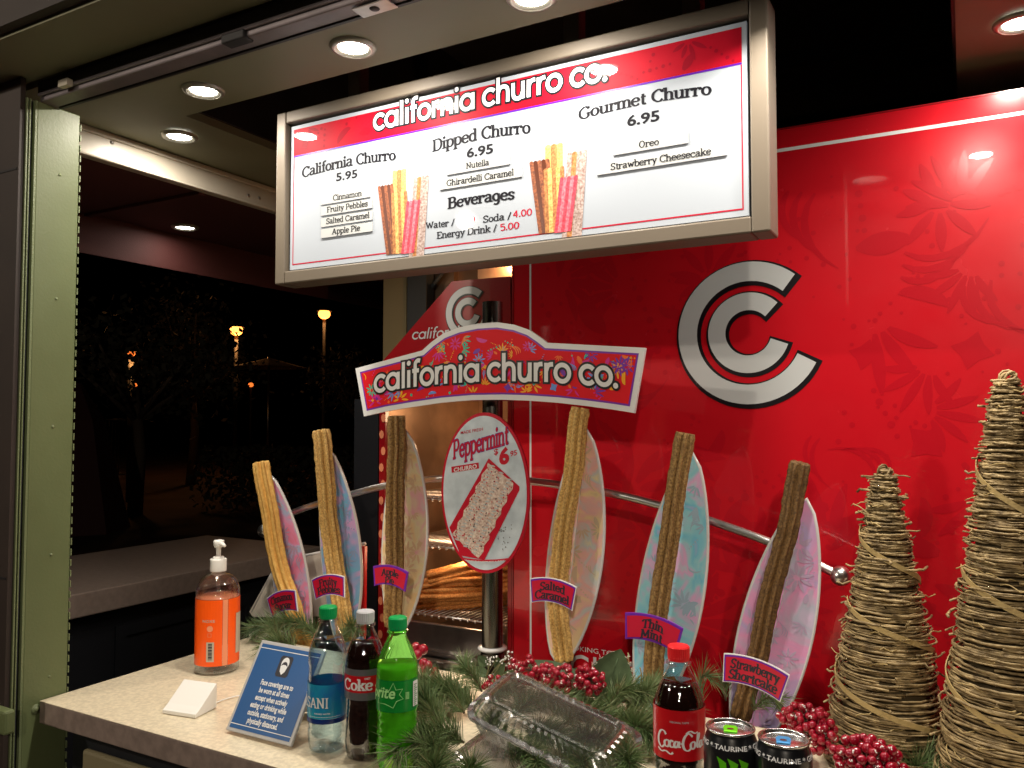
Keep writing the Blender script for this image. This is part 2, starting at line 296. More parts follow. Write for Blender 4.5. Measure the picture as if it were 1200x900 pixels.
SERIF = {
 'a': (4.9, 'C .8,3.9 1.3,4.7 2.4,4.9 3.4,4.4 3.6,3.2;L 3.6,3.3 3.6,.2;C 3.6,2.8 1.9,2.6 .7,1.8 .7,.8 1.7,.2 2.8,.5 3.6,1.3;l 4.6,.2'),
 'b': (5.0, 'L 1,7.4 1,.1;C 1,3.6 1.9,4.7 3.1,4.7 4.2,3.7 4.2,1.3 3.1,.2 1.9,.3 1,1.2;l 1,7.3'),
 'c': (4.5, 'C 4.0,3.9 3.1,4.8 2,4.7 .7,3.6 .7,1.4 2,.2 3.2,.2 4.1,1;D 3.9,3.8'),
 'd': (5.1, 'L 3.9,7.4 3.9,.1;C 3.9,3.7 3,4.7 1.9,4.7 .7,3.6 .7,1.3 1.9,.2 3,.3 3.9,1.2;l 3.9,7.3;l 4.7,.2'),
 'e': (4.6, 'L .8,2.6 4.0,2.6;C 4.0,2.6 3.8,3.9 2.9,4.7 1.8,4.6 .7,3.5 .7,1.4 1.9,.2 3.1,.2 4.1,1'),
 'f': (3.1, 'C 3.6,6.9 2.9,7.4 2,7.1 1.6,6 1.6,.2;s 1.6,.15;L .4,4.6 3,4.6'),
 'g': (4.9, 'C 3.9,3.7 3,4.7 1.9,4.7 .7,3.6 .7,1.6 1.9,.4 3,.5 3.9,1.4;C 3.9,4.8 3.9,0 3.6,-1.4 2.4,-2.1 .9,-1.7'),
 'h': (5.2, 'L 1,7.4 1,.1;C 1,3.5 1.9,4.6 3,4.7 3.8,4.1 4,3 4,.1;l 1,7.3;s 1,.15;s 4,.15'),
 'i': (2.4, 'L 1.2,4.9 1.2,.1;l 1.2,4.75;s 1.2,.15;D 1.2,6.7'),
 'k': (5.0, 'L 1,7.4 1,.1;L 4.0,4.7 1.2,2.2;L 2,3 4.3,.1;l 1,7.3;s 1,.15;s 4.2,.15;s 3.9,4.7'),
 'l': (2.4, 'L 1.2,7.4 1.2,.1;l 1.2,7.3;s 1.2,.15'),
 'm': (7.6, 'L 1,4.9 1,.1;C 1,3.5 1.8,4.6 2.8,4.7 3.6,4.1 3.8,3 3.8,.1;C 3.8,3.5 4.6,4.6 5.6,4.7 6.4,4.1 6.6,3 6.6,.1;l 1,4.75;s 1,.15;s 3.8,.15;s 6.6,.15'),
 'n': (5.2, 'L 1,4.9 1,.1;C 1,3.5 1.9,4.6 3,4.7 3.8,4.1 4,3 4,.1;l 1,4.75;s 1,.15;s 4,.15'),
 'o': (4.9, 'O 2.45,2.45,1.8,2.25'),
 'p': (5.0, 'L 1,4.9 1,-2.3;C 1,3.6 1.9,4.7 3.1,4.7 4.2,3.7 4.2,1.3 3.1,.2 1.9,.3 1,1.2;l 1,4.75;s 1,-2.2'),
 'r': (3.9, 'L 1,4.9 1,.1;C 1,3.2 1.6,4.3 2.5,4.7 3.4,4.5;l 1,4.75;s 1,.15;D 3.4,4.2'),
 's': (4.0, 'C 3.3,4.1 2.5,4.8 1.4,4.6 .8,3.8 1.2,2.9 2.8,2.1 3.3,1.3 2.7,.3 1.6,.1 .7,.8;L 3.4,4.8 3.4,3.6;L .6,.1 .6,1.3'),
 't': (3.2, 'L 1.5,6.4 1.5,1.2;C 1.5,1.6 1.7,.4 2.4,.15 3.1,.5;L .4,4.6 3,4.6'),
 'u': (5.3, 'L 4,4.9 4,.1;C 1,4.9 1,1.8 1.3,.6 2.2,.15 3.1,.4 4,1.4;l 1,4.75;l 4,4.75;l 4.8,.2'),
 'v': (4.7, 'L .8,4.7 2.4,.2;L 2.4,.2 4,4.7;s .8,4.75;s 4,4.75'), 'w': (6.8, 'L .8,4.7 2.1,.2;L 2.1,.2 3.4,4.4;L 3.4,4.4 4.7,.2;L 4.7,.2 6,4.7;s .8,4.75;s 6,4.75'),
 'y': (4.7, 'L .8,4.7 2.5,.4;L 4,4.7 1.7,-1.9;L 1.7,-1.9 .7,-1.9;s .8,4.75;s 4,4.75'),
 'A': (6.6, 'L 3.2,7.1 .9,.2;L 3.2,7.1 5.5,.2;L 1.7,2.4 4.7,2.4;s .9,.15;s 5.5,.15'),
 'B': (5.8, 'L 1.2,7.1 1.2,.1;C 1.2,7 3.6,7.1 4.6,5.5 3.6,3.9 1.2,3.8;C 1.2,3.8 4.2,3.8 5,2 4,.2 1.2,.2;l 1.2,7.05;l 1.2,.15'),
 'C': (6.2, 'C 5.4,5.8 4.2,7.1 2.6,6.8 .9,5 .9,2.2 2.6,.3 4.4,.2 5.6,1.4;L 5.5,7.1 5.5,5.3'),
 'D': (6.4, 'L 1.2,7.1 1.2,.1;C 1.2,7 3.9,7 5.5,5.3 5.5,1.9 3.9,.2 1.2,.2;l 1.2,7.05;l 1.2,.15'),
 'E': (5.5, 'L 1.2,7.1 1.2,.1;L 1.2,7 4.8,7;L 1.2,3.7 3.8,3.7;L 1.2,.2 5,.2;L 4.8,7 4.8,5.7;L 5,.2 5,1.6;l 1.2,7.05;l 1.2,.15'),
 'F': (5.2, 'L 1.2,7.1 1.2,.1;L 1.2,7 4.9,7;L 1.2,3.7 3.8,3.7;L 4.9,7 4.9,5.6;s 1.2,.15;l 1.2,7.05'),
 'G': (6.6, 'C 5.5,5.8 4.2,7.1 2.6,6.8 .9,5 .9,2.2 2.6,.3 4.4,.2 5.5,1.3;L 5.5,3.0 5.5,.8;s 5.4,3.1;L 5.5,7.1 5.5,5.4'),
 'I': (3.0, 'L 1.5,7.1 1.5,.1;s 1.5,7.05;s 1.5,.15'),
 'M': (8.2, 'L 1.5,7.1 1.2,.1;L 1.5,7 4,1.2;L 4,1.2 6.5,7;L 6.5,7.1 6.8,.1;s 1.2,.15;s 6.8,.15;l 1.4,7.05'),
 'N': (6.9, 'L 1.2,7.1 1.2,.1;L 1.2,7 5.4,.3;L 5.4,7.1 5.4,.1;s 1.2,.15;s 5.4,7.05;l 1.1,7.05'),
 'O': (6.7, 'O 3.3,3.6,2.4,3.4'),
 'P': (5.6, 'L 1.2,7.1 1.2,.1;C 1.2,7 3.8,7.1 4.9,5.3 3.8,3.3 1.2,3.2;s 1.2,.15;l 1.2,7.05'),
 'S': (5.2, 'C 4.4,5.9 3.3,7 1.8,6.7 .9,5.5 1.5,4.1 3.6,3.1 4.5,1.9 3.7,.4 2,.1 .8,1.2;L 4.5,7 4.5,5.4;L .8,.1 .8,1.6'),
 'T': (6.0, 'L 3,7.1 3,.1;L .5,7 5.5,7;L .5,7 .5,5.5;L 5.5,7 5.5,5.5;s 3,.15'),
 'W': (8.8, 'L .9,7 2.7,.2;L 2.7,.2 4.4,6.6;L 4.4,6.6 6.1,.2;L 6.1,.2 7.9,7;s .9,7.05;s 7.9,7.05'),
 '0': (5.0, 'O 2.4,3.5,1.8,3.3'), '4': (5.2, 'L 3.4,7 .5,2.2;L .5,2.2 4.6,2.2;L 3.4,7 3.4,.1'),
 '5': (4.8, 'L 4,6.9 1.1,6.9;L 1.1,6.9 .9,4;C .9,4 2.5,4.5 4,3.4 4,1.3 2.6,.1 .7,.7'), '.': (2.0, 'D .9,.5'), '/': (4.0, 'L 3.3,7.3 .6,-.8'), ' ': (2.6, ''), '_': (0, '')}
def spl(pts, sub=7):
    n = len(pts); out = []
    for i in range(n-1):
        p0 = pts[max(i-1,0)]; p1 = pts[i]; p2 = pts[i+1]; p3 = pts[min(i+2,n-1)]
        for k in range(sub):
            t = k/sub; t2 = t*t; t3 = t2*t
            out.append(tuple(.5*((2*p1[a]) + (-p0[a]+p2[a])*t + (2*p0[a]-5*p1[a]+4*p2[a]-p3[a])*t2 + (-p0[a]+3*p1[a]-3*p2[a]+p3[a])*t3) for a in range(len(pts[0]))))
    out.append(tuple(pts[-1])); return out
def ribbon(pts, wx, wy, ext=0, closed=False):
    n = len(pts); L = []; Rr = []
    pts = list(pts)
    if ext and not closed:
        def e(a, b):
            d = hypot(a[0]-b[0], a[1]-b[1]) or 1; return (a[0]+(a[0]-b[0])/d*ext, a[1]+(a[1]-b[1])/d*ext)
        pts[0], pts[-1] = e(pts[0], pts[1]), e(pts[-1], pts[-2])
    for i in range(n):
        a = pts[(i-1) % n] if (closed or i) else pts[i]; b = pts[(i+1) % n] if (closed or i < n-1) else pts[i]
        dx, dy = b[0]-a[0], b[1]-a[1]; l = hypot(dx, dy) or 1; nx, ny = -dy/l, dx/l
        t = sqrt((nx*wx)**2 + (ny*wy)**2) / 2
        L.append((pts[i][0]+nx*t, pts[i][1]+ny*t)); Rr.append((pts[i][0]-nx*t, pts[i][1]-ny*t))
    m = n if closed else n-1
    return [[Rr[i], Rr[(i+1) % n], L[(i+1) % n], L[i]] for i in range(m)]
def disc(cx, cy, rx, ry=None, n=16):
    ry = ry or rx; return [(cx+rx*cos(2*pi*k/n), cy+ry*sin(2*pi*k/n)) for k in range(n)]
def text_polys(txt, font, wx, wy, grow=0, track=0, lift=2e-5, base=0.0):
    """2D polygons of a line of lettering; each stroke lies a hair above the one before."""
    out = []; x = 0; k = 0
    for ch in txt:
        w_, spec_ = font[ch]
        for tok in filter(None, spec_.split(';')):
            ty, rest = tok.strip().split(' ', 1); ns = [tuple(float(q) for q in p.split(',')) for p in rest.split()]
            o = base + k*lift; k += 1
            W, H = wx+grow, wy+grow; e = grow/2
            if ty == 'L': q = ribbon(ns, W, H, e)
            elif ty == 'C': q = ribbon(spl(ns), W, H, e)
            elif ty == 'A':
                cx, cy, rx, ry, a0, a1 = ns[0] if len(ns[0]) == 6 else (0,)*6
                q = ribbon([(cx+rx*cos(R(a0+(a1-a0)*i/22)), cy+ry*sin(R(a0+(a1-a0)*i/22))) for i in range(23)], W, H, e)
            elif ty == 'O':
                cx, cy, rx, ry = ns[0]; q = ribbon([(cx+rx*cos(2*pi*i/24), cy+ry*sin(2*pi*i/24)) for i in range(24)], W, H, 0, True)
            elif ty == 'D': q = [disc(ns[0][0], ns[0][1], wx*.62+e, n=12)]
            elif ty == 's': a, b = ns[0]; q = ribbon([(a-wx*.5-.55, b), (a+wx*.5+.55, b)], W, wy*.9+grow, e)
            elif ty == 'l': a, b = ns[0]; q = ribbon([(a-wx*.5-.6, b), (a+wx*.3, b)], W, wy*.9+grow, e)
            out += [([(p[0]+x, p[1]) for p in poly], o) for poly in q]
        x += w_ + track
    return out, x - track
_FC = {}
def bfont(txt, bold=0.0, shear=0.0, base=0.0):
    """polygons of the built-in face, cap height about .7"""
    cu = bpy.data.curves.new('t', 'FONT'); cu.body = txt; cu.size = 1; cu.offset = bold; cu.shear = shear; cu.resolution_u = 3
    o = bpy.data.objects.new('t', cu); me = bpy.data.meshes.new_from_object(o)
    vs = [v.co.copy() for v in me.vertices]; out = [([(vs[i].x, vs[i].y) for i in p.vertices], base) for p in me.polygons]
    bpy.data.objects.remove(o); bpy.data.meshes.remove(me); bpy.data.curves.remove(cu)
    x1 = max((p[0] for q, _ in out for p in q), default=1); x0 = min((p[0] for q, _ in out for p in q), default=0)
    return [([(a-x0, b) for a, b in q], o_) for q, o_ in out], x1 - x0
def fit(polys, w_, x0, y0, x1, h, unit, arc=0, y1=None, shear=0):
    """scale to run from x0 to x1 with letter unit height h/unit; baseline from y0 to y1, bowed up by arc"""
    sx = (x1-x0)/w_; sy = h/unit; y1 = y0 if y1 is None else y1; out = []
    for q, o in polys:
        r = []
        for a, b in q:
            t = a/w_; r.append((x0+a*sx+b*sy*shear, y0+(y1-y0)*t+b*sy+arc*4*t*(1-t)))
        out.append((r, o))
    return out
def plane(o, ux, uz, n):
    o, ux, uz, n = Vector(o), Vector(ux).normalized(), Vector(uz).normalized(), Vector(n).normalized()
    return lambda x, y, d=0: o + ux*x + uz*y + n*d
def front(Y): return lambda x, z, d=0: Vector((x, Y-d, z))      # a plane facing the customer, x and z as in the place
def cyl(cx, cy, r, z0, phi0): return lambda x, y, d=0: Vector((cx+(r+d)*cos(phi0+x/r), cy+(r+d)*sin(phi0+x/r), z0+y))
def letter(name, polys, mp, m, parent, lift=.0006, **k):
    mb = MB(); mb.flat([(q, o+lift) for q, o in polys], mp); return obj(name, mb, m, parent, **k)
def line_polys(pts, wd, closed=False, base=0): return [(q, base) for q in ribbon(pts, wd, wd, 0, closed)]
def xz(px, py, Y): p = P(px, py, Y=Y); return p.x, p.z

# printed motifs: sprays, bursts, half moons, dots, stars, all as outlines
def petal(cx, cy, a, r0, r1, wd, bend=0):
    L = []; Rr = []
    for i in range(7):
        t = i/6; rr = r0+(r1-r0)*t; aa = a+bend*t; ww = wd*sin(pi*(.08+.88*t))**.8/2
        x, y = cx+rr*cos(aa), cy+rr*sin(aa); L.append((x-ww*sin(aa), y+ww*cos(aa))); Rr.append((x+ww*sin(aa), y-ww*cos(aa)))
    return Rr + L[::-1]
def motif(kind, cx, cy, s, a, g):
    if kind == 'spray': return [petal(cx, cy, a+(i-2)*.34, s*.25, s*(1-.09*abs(i-2)), s*.15, (i-2)*.12) for i in range(5)]
    if kind == 'burst': return [petal(cx, cy, a+i*pi/4.5, s*.16, s*(.62+.2*g.random()), s*.17) for i in range(9)]
    if kind == 'moon': return [[(cx+s*.5*(cos(t)*cos(a)-.62*sin(t)*sin(a)), cy+s*.5*(cos(t)*sin(a)+.62*sin(t)*cos(a))) for t in [pi*i/12 for i in range(13)]]]
    if kind == 'dots': return [disc(cx+cos(a)*s*.26*i, cy+sin(a)*s*.26*i, s*.055*(1+.4*(i % 2)), n=10) for i in range(-2, 3)]
    if kind == 'star': return [[(cx+s*(.34 if i % 2 else .2)*cos(a+i*pi/4), cy+s*(.34 if i % 2 else .2)*sin(a+i*pi/4)) for i in range(8)]]
    if kind == 'arcs': return [petal(cx-s*.4*cos(a)+s*.16*i*sin(a), cy-s*.4*sin(a)-s*.16*i*cos(a), a-.5, 0, s*(1-.15*i), s*.1, 1.0) for i in range(3)]
    return [petal(cx, cy, a, -s*.35, s*.35, s*.34)]
KINDS = ['spray', 'burst', 'moon', 'dots', 'star', 'arcs', 'leaf', 'dots', 'spray']

# ================================================================== GROUND AND NIGHT BACKGROUND
mb = MB(); mb.add([(-90,-30,0),(60,-30,0),(60,120,0),(-90,120,0)], [(0,1,2,3)])
obj('ground', mb, M['grass_dark'], kind='structure')

# ================================================================== KIOSK FRAME
CEIL = 2.185
kiosk = thing('churro_kiosk', 'olive green and cream metal kiosk frame with corner post, header track and ceiling', 'kiosk', (-1.7, 1.0, 0))
# corner post
zt = 2.107
ZP = 2.1225
mb = MB(); mb.box((-1.66, .924, 0), (-1.572, 1.012, ZP)); bevel(obj('corner_post', mb, M['green_paint'], kiosk), .002)
mb = MB(); z = .2
while z < ZP-.02: mb.box((-1.5745, 1.0122, z), (-1.5705, 1.0145, z+.013)); z += .021
obj('post_edge_trim', mb, M['green_edge'], kiosk)
mb = MB(); mb.box((-1.66, .906, 0), (-1.580, .9238, ZP)); obj('post_channel', mb, M['track'], kiosk)
for y0, y1 in ((.9195,.9237), (.909,.911), (.9032,.9058)):
    mb = MB(); mb.box((-1.66, y0, 0), (-1.571, y1, ZP)); obj('post_rail', mb, M['green_edge'], kiosk)
for px, py in ((70,205),(66,350),(62,500),(60,650),(58,793)):
    p = P(px, py, X=-1.572); mb = MB(); mb.lathe(p, [(.0001,.0012),(.0028,.001),(.0032,-.001)], 12, axis=(1,0,0)); obj('screw', mb, M['green_edge'], kiosk)
p = P(42, 831, X=-1.572); mb = MB(); mb.lathe(p, [(.0001,.004),(.004,.004),(.005,.0015),(.0085,.0025),(.0095,-.001)], 20, axis=(1,0,0)); obj('lock_bolt', mb, M['green_edge'], kiosk)
p = P(6, 846, Y=.88); mb = MB(); mb.box((p.x-.05, .872, p.z-.022), (p.x+.012, .8925, p.z+.022)); bevel(obj('latch_block', mb, M['green_paint'], kiosk), .005)
# dark shutter side panel beyond the post
mb = MB(); mb.box((-3.2, .893, 0), (-1.576, .9028, 2.16)); sh = obj('side_panel', mb, M['brown_wall'], kiosk)
for zz in (1.98, 1.2): 
    mb = MB(); mb.box((-3.2, .8915, zz), (-1.58, .8925, zz+.004)); obj('panel_seam', mb, M['dark'], kiosk)
# header beam
mb = MB(); mb.box((-1.575, .93, 2.123), (2.0, .965, 2.139)); mb.box((-1.575, .924, 2.132), (2.0, .9297, 2.139)); bevel(obj('header_beam', mb, M['beam'], kiosk), .003)
mb = MB(); mb.box((-1.57, .9655, 2.121), (2.0, .9715, 2.19)); mb.box((-1.575,.926,2.1395),(2.0,.932,2.162)); obj('track_lip', mb, M['dark_duct'], kiosk)
p = P(275, 43, Y=.928); mb = MB(); mb.box((p.x-.026, .922, 2.119), (p.x+.026, .9455, 2.134)); bevel(obj('rubber_patch', mb, M['dark'], kiosk), .0025)
p = P(78, 98, Y=.92); mb = MB(); mb.box((p.x-.014, .912, p.z-.007), (p.x+.014, .9235, p.z+.006)); obj('latch', mb, M['cream_metal'], kiosk)
p = P(440, 7, Y=.955); mb = MB(); mb.box((p.x-.033, .938, 2.1185), (p.x+.033, .968, 2.1205)); bevel(obj('mounting_plate', mb, M['steel'], kiosk), .001)
mb = MB(); mb.lathe((p.x, .953, 2.1175), [(.0001,0),(.007,0),(.008,.001)], 20); obj('plate_hole', mb, M['dark'], kiosk)
# canopy over the customer, and its front edge
mb = MB(); mb.box((-3.2, .79, 2.163), (2.5, .922, 2.2)); obj('canopy_soffit', mb, M['ceiling'], kiosk)
mb = MB(); mb.box((-3.2, .77, 2.17), (2.5, .789, 2.5)); obj('canopy_fascia', mb, M['brown_wall'], kiosk)
# ceiling strips around the dark raised well
mb = MB(); mb.box((-1.775, .973, CEIL), (2.0, 1.23, CEIL+.02)); obj('ceiling_panel', mb, M['ceiling'], kiosk)
mb = MB(); mb.box((-1.775, 1.2305, CEIL+.001), (-1.526, 3.2, CEIL+.02)); obj('ceiling_panel', mb, M['ceiling'], kiosk)
mb = MB(); mb.box((0.0, 1.2305, CEIL+.001), (2.0, 3.2, CEIL+.02)); obj('ceiling_panel', mb, M['ceiling'], kiosk)
mb = MB()
mb.box((-1.526, 1.2305, CEIL+.021), (-1.52, 3.2, 2.75)); mb.box((-.006, 1.2305, CEIL+.021), (0, 3.2, 2.75)); mb.box((-1.52, 1.2305, CEIL+.021), (-.006, 1.236, 2.75))
mb.box((-1.52, 3.19, CEIL), (-.006, 3.2, 2.75)); mb.box((-1.775, 1.03, 2.751), (2, 3.3, 2.77)); obj('ceiling_well', mb, M['dark_duct'], kiosk)
for yy in (2.15, 2.9):
    mb = MB(); mb.box((-1.519, yy, 2.40), (-.007, yy+.05, 2.45)); obj('well_rafter', mb, M['dark_duct'], kiosk)
# cream side beam and maroon awning outside it
mb = MB(); mb.box((-1.80, 1.061, 2.115), (-1.776, 3.4, 2.184)); mb.box((-1.776, 1.061, 2.170), (-1.768, 3.4, 2.184)); mb.box((-1.776, 1.061, 2.115), (-1.77, 3.4, 2.121))
bevel(obj('side_beam', mb, M['cream_metal'], kiosk), .003)
for px, py in ((131,167),(291,229),(304,232)):
    p = P(px, py, X=-1.776); mb = MB(); mb.lathe(p, [(.0001,.002),(.0045,.0015),(.005,0)], 10, axis=(1,0,0)); obj('screw', mb, M['steel'], kiosk)
mb = MB(); mb.box((-2.30, 1.06, 2.12), (-1.801, 3.4, 2.135)); mb.box((-2.31,1.06,2.0),(-2.301,3.4,2.13)); obj('awning', mb, M['maroon'], kiosk)
for yy in (1.5, 2.3):
    mb = MB(); mb.box((-2.30, yy, 2.11), (-1.80, yy+.02, 2.119)); obj('awning_rib', mb, M['maroon'], kiosk)

# downlights ------------------------------------------------------
def downlight(x, y, z, label, power, col=(1,.90,.78), deep=False):
    t = thing('downlight', label, 'ceiling light', (x, y, z), 'recessed downlights in the kiosk ceiling')
    mb = MB(); mb.lathe((x,y,z), [(.028,-.002),(.033,-.007),(.041,-.005),(.043,-.001),(.043,.0)], 32); obj('trim_ring', mb, M['lamp_trim'], t)
    if deep: mb = MB(); mb.lathe((x,y,z), [(.047,0),(.047,-.034),(.044,-.034),(.044,-.002)], 28); obj('baffle', mb, M['iron'], t)  # added shield, keeps this lens out of the wall's reflection
    mb = MB(); mb.lathe((x,y,z), [(.0001,-.003),(.018,-.0035),(.0275,-.002)], 28); obj('lens', mb, M['lamp'], t)
    ld = bpy.data.lights.new('downlight_beam', 'AREA'); ld.shape = 'DISK'; ld.size = .052; ld.energy = power; ld.color = col
    lo = bpy.data.objects.new('downlight_beam', ld); C.objects.link(lo); lo.parent = t; lo.location = (0,0,-.0062)
PW = 3.6
downlight(-1.37, 1.149, CEIL, 'round ceiling light nearest the green corner post, behind the header beam', PW)
downlight(-1.644, 1.31, CEIL, 'round ceiling light close above the cream side beam', PW*.7)
downlight(-.969, 1.146, CEIL, 'round ceiling light above the upper edge of the menu board near the metal plate', PW)
downlight(-.60, 1.148, CEIL, 'round ceiling light cut off by the top of the photo above the menu board', PW)
downlight(-.215, 1.165, CEIL, 'round ceiling light hidden past the top corner of the menu board', PW*1.3, deep=True)
downlight(.05, 1.165, CEIL, 'round ceiling light over the twig cones, seen only as a glint on the red wall', PW)
downlight(.098, 1.63, CEIL, 'round ceiling light at the top corner right above the red wall', PW*.7)
downlight(-2.18, 1.765, 2.12, 'small round light under the maroon awning outside the kiosk', .4)

# front lamps: one mirrored in the menu face, one added as unseen fill
def front_lamp(x, y, z, label, e_):
    t = thing('square_lamp', label, 'street lamp', (x, y, 0), 'lamps of the square facing the kiosk')
    mb = MB(); mb.tube([(x,y,0),(x,y,z-.06)], .035, 10); obj('post', mb, M['iron'], t)
    mb = MB(); mb.ball((x,y,z), .055, 24, 14); obj('globe', mb, M['globe'], t)
    mb = MB(); mb.lathe((x,y,z+.05), [(.08,0),(.06,.03),(.001,.05)], 20); obj('cap', mb, M['iron'], t)
    ld = bpy.data.lights.new('lamp_light', 'POINT'); ld.energy = e_; ld.color = (1,.86,.70); ld.shadow_soft_size = .05
    lo = bpy.data.objects.new('lamp_light', ld); C.objects.link(lo); lo.parent = t; lo.location = (.02,.115,z)
M['globe'] = mat('lamp_globe', (1,1,1), .5, emit=7)
front_lamp(-2.54, -1.5, 2.66, 'white globe lamp behind the viewer, mirrored beside the drink prices on the menu', 105)
front_lamp(.9, -2.3, 2.7, 'white globe lamp behind the viewer facing the red wall', 130)

# ================================================================== COUNTER
ctr = thing('serving_counter', 'speckled cream stone counter with olive drawer front under the drinks and churro stand', 'counter', (-.6, 1.2, 0))
mb = MB(); mb.box((-1.568, .955, CT-.001), (1.2, 1.49, CT)); obj('countertop', mb, M['stone'], ctr)
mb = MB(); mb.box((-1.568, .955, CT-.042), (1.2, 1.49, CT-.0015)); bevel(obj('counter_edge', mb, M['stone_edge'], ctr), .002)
mb = MB(); mb.box((-1.53, 1.0, 0), (1.2, 1.45, CT-.043)); obj('cabinet', mb, M['cab_dark'], ctr)
mb = MB(); mb.box((-1.48, .985, .56), (-.95, .9995, .875)); bevel(obj('drawer_front', mb, M['cab_olive'], ctr), .006)
mb = MB(); mb.box((-.93, .985, .56), (-.40, .9995, .875)); bevel(obj('drawer_front', mb, M['cab_olive'], ctr), .006)
# ledge behind the counter
mb = MB(); mb.box((-1.52, 1.50, .84), (-.985, YW-.003, .868)); mb.box((-1.52, 1.755, .869), (-.99, 1.775, .885)); 
setp(bevel(obj('steel_ledge', mb, M['steel'], None), .003), label='worn steel ledge running below the churro warmer behind the counter', category='ledge')

# neighbouring counter outside
nc = thing('side_counter', 'dim grey brown stone counter outside the kiosk on a dark panelled cabinet', 'counter', (-2.8, 2, 0))
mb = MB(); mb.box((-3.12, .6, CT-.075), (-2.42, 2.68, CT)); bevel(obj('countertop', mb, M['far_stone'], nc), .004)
mb = MB(); mb.box((-3.05, .65, 0), (-2.47, 2.62, CT-.076)); obj('cabinet', mb, M['cab_dark'], nc)
for y0 in (1.0, 1.75):
    mb = MB()
    mb.box((-2.469, y0, .78), (-2.462, y0+.6, .82)); mb.box((-2.469, y0, .15), (-2.462, y0+.6, .19)); mb.box((-2.469, y0, .19), (-2.462, y0+.04, .78)); mb.box((-2.469, y0+.56, .19), (-2.462, y0+.6, .78))
    obj('door_panel', mb, M['cab_dark'], nc)

# ================================================================== RED WALL
wall = thing('red_wall', 'glossy red printed wall panel with tone on tone flowers and a large double C emblem', 'wall', (-.2, YW, 0))
XL = -.982; WT = 2.118
mb = MB(); mb.box((XL, YW, 0), (1.6, YW+.02, WT)); obj('wall_board', mb, M['red'], wall)
mb = MB(); mb.box((XL-.004, YW-.002, 0), (XL-.0003, YW+.02, WT)); mb.box((XL, YW-.0015, WT+.0005), (1.6, YW+.02, WT+.003)); obj('edge_trim', mb, M['warmer_red'], wall)
mb = MB(); fm = front(YW)
mb.flat([([(-.937, 0), (-.932, 0), (-.932, 2.07), (-.937, 2.07)], .0006)], fm)
mb.flat([([(-.937, 2.0702), (1.6, 2.0702), (1.6, 2.0775), (-.937, 2.0775)], .0006)], fm)
obj('white_border_line', mb, M['white_gloss'], wall)
g = random.Random(21); mb = MB(); k = 0
gx = -.86
while gx < .62:
    gz = .75
    while gz < 2.0:
        kd = g.choice(KINDS); s = g.uniform(.10, .17); cx, cz = gx+g.uniform(-.03,.03), gz+g.uniform(-.03,.03)
        for q in motif(kd, cx, cz, s*(.7 if kd in('moon','star','dots') else 1), g.uniform(0, 6.28), g):
            if all(abs(a+.372) > .17 or abs(b-1.616) > .17 or hypot(a+.372, b-1.616) > .165 for a, b in q) and all(a > -.92 and b < 2.06 for a, b in q):
                k += 1; mb.flat([(q, .0003+2e-7*k)], fm)
        for _ in range(4):
            a, b = cx+g.uniform(-.07,.07), cz+g.uniform(-.07,.07)
            if hypot(a+.372, b-1.616) > .17 and b < 2.05: k += 1; mb.flat([(disc(a, b, g.uniform(.0025,.006), n=8), .0003+2e-7*k)], fm)
        gz += .098
    gx += .10
obj('floral_print', mb, M['red_pat'], wall, kind='stuff')
# double C emblem
def cc(name_parent, mp, cx, cz, s, mw, mk, base=.0015):
    def arc(r, wd, a0, a1, dx=0, dz=0, n=48, e=0):
        return [(q, base) for q in ribbon([(cx+dx+r*cos(R(a0+(a1-a0)*i/n)), cz+dz+r*sin(R(a0+(a1-a0)*i/n))) for i in range(n+1)], wd, wd, e)]
    b1 = arc(.133*s, .055*s, 48, 336, .0022*s, -.0035*s, e=.005*s); b2 = arc(.068*s, .050*s, 42, 344, .002*s, -.003*s, e=.005*s)
    letter('emblem_outline', b1+b2, mp, mk, name_parent, 0)
    w1 = [(q, o+.0004) for q, o in arc(.133*s, .042*s, 50, 334)]; w2 = [(q, o+.0004) for q, o in arc(.068*s, .038*s, 44, 342)]
    letter('emblem_letter', w1, mp, mw, name_parent, 0); letter('emblem_letter', w2, mp, mw, name_parent, 0)
ex, ez = xz(877, 390, YW); print('emblem', ex, ez)
cc(wall, fm, ex, ez, 1.0, M['grey_print'], M['black_gloss'])
x0, z0 = xz(660, 760, YW); x1, z1 = xz(718, 760, YW)
q, w_ = bfont('LOOKING TO'); letter('lettering', fit(q, w_, x0, z0, x1, .011, .7), fm, M['white_gloss'], wall)
x0, z0 = xz(668, 798, YW); x1, _ = xz(742, 800, YW)
q, w_ = bfont('GIVE'); letter('lettering', fit(q, w_, x0, z0, x1, .066, .7), fm, M['white_gloss'], wall)

# ================================================================== CHURRO WARMER
WX0, WX1 = -1.405, -.99
wm = thing('churro_warmer', 'red framed heated display case with copper glow, wire shelves and slanted red header', 'display warmer', (-1.2, 1.9, .87))
fw = front(1.80)
def pxpoly(pts, Y): return [xz(a, b, Y) for a, b in pts]
hd = pxpoly([(446,432),(528,338),(534,331),(602,325),(604,470),(446,470)], 1.80)
mb = MB(); mb.slab(hd, front(1.80), .018); obj('header_sign', mb, M['warmer_red'], wm)
cx_, cz_ = xz(548, 366, 1.78)
cc(wm, front(1.7815), cx_, cz_, .20/.46, M['grey_print'], M['black_gloss'])
x0, z0 = xz(482, 398, 1.78); x1, _ = xz(600, 396, 1.78)
q, w_ = text_polys('california churro co.', LOGO, .95, .95); letter('lettering', fit(q, w_, x0, z0, x1+.06, .030, 7.4, shear=.2), front(1.7815), M['grey_print'], wm)
zb = .885
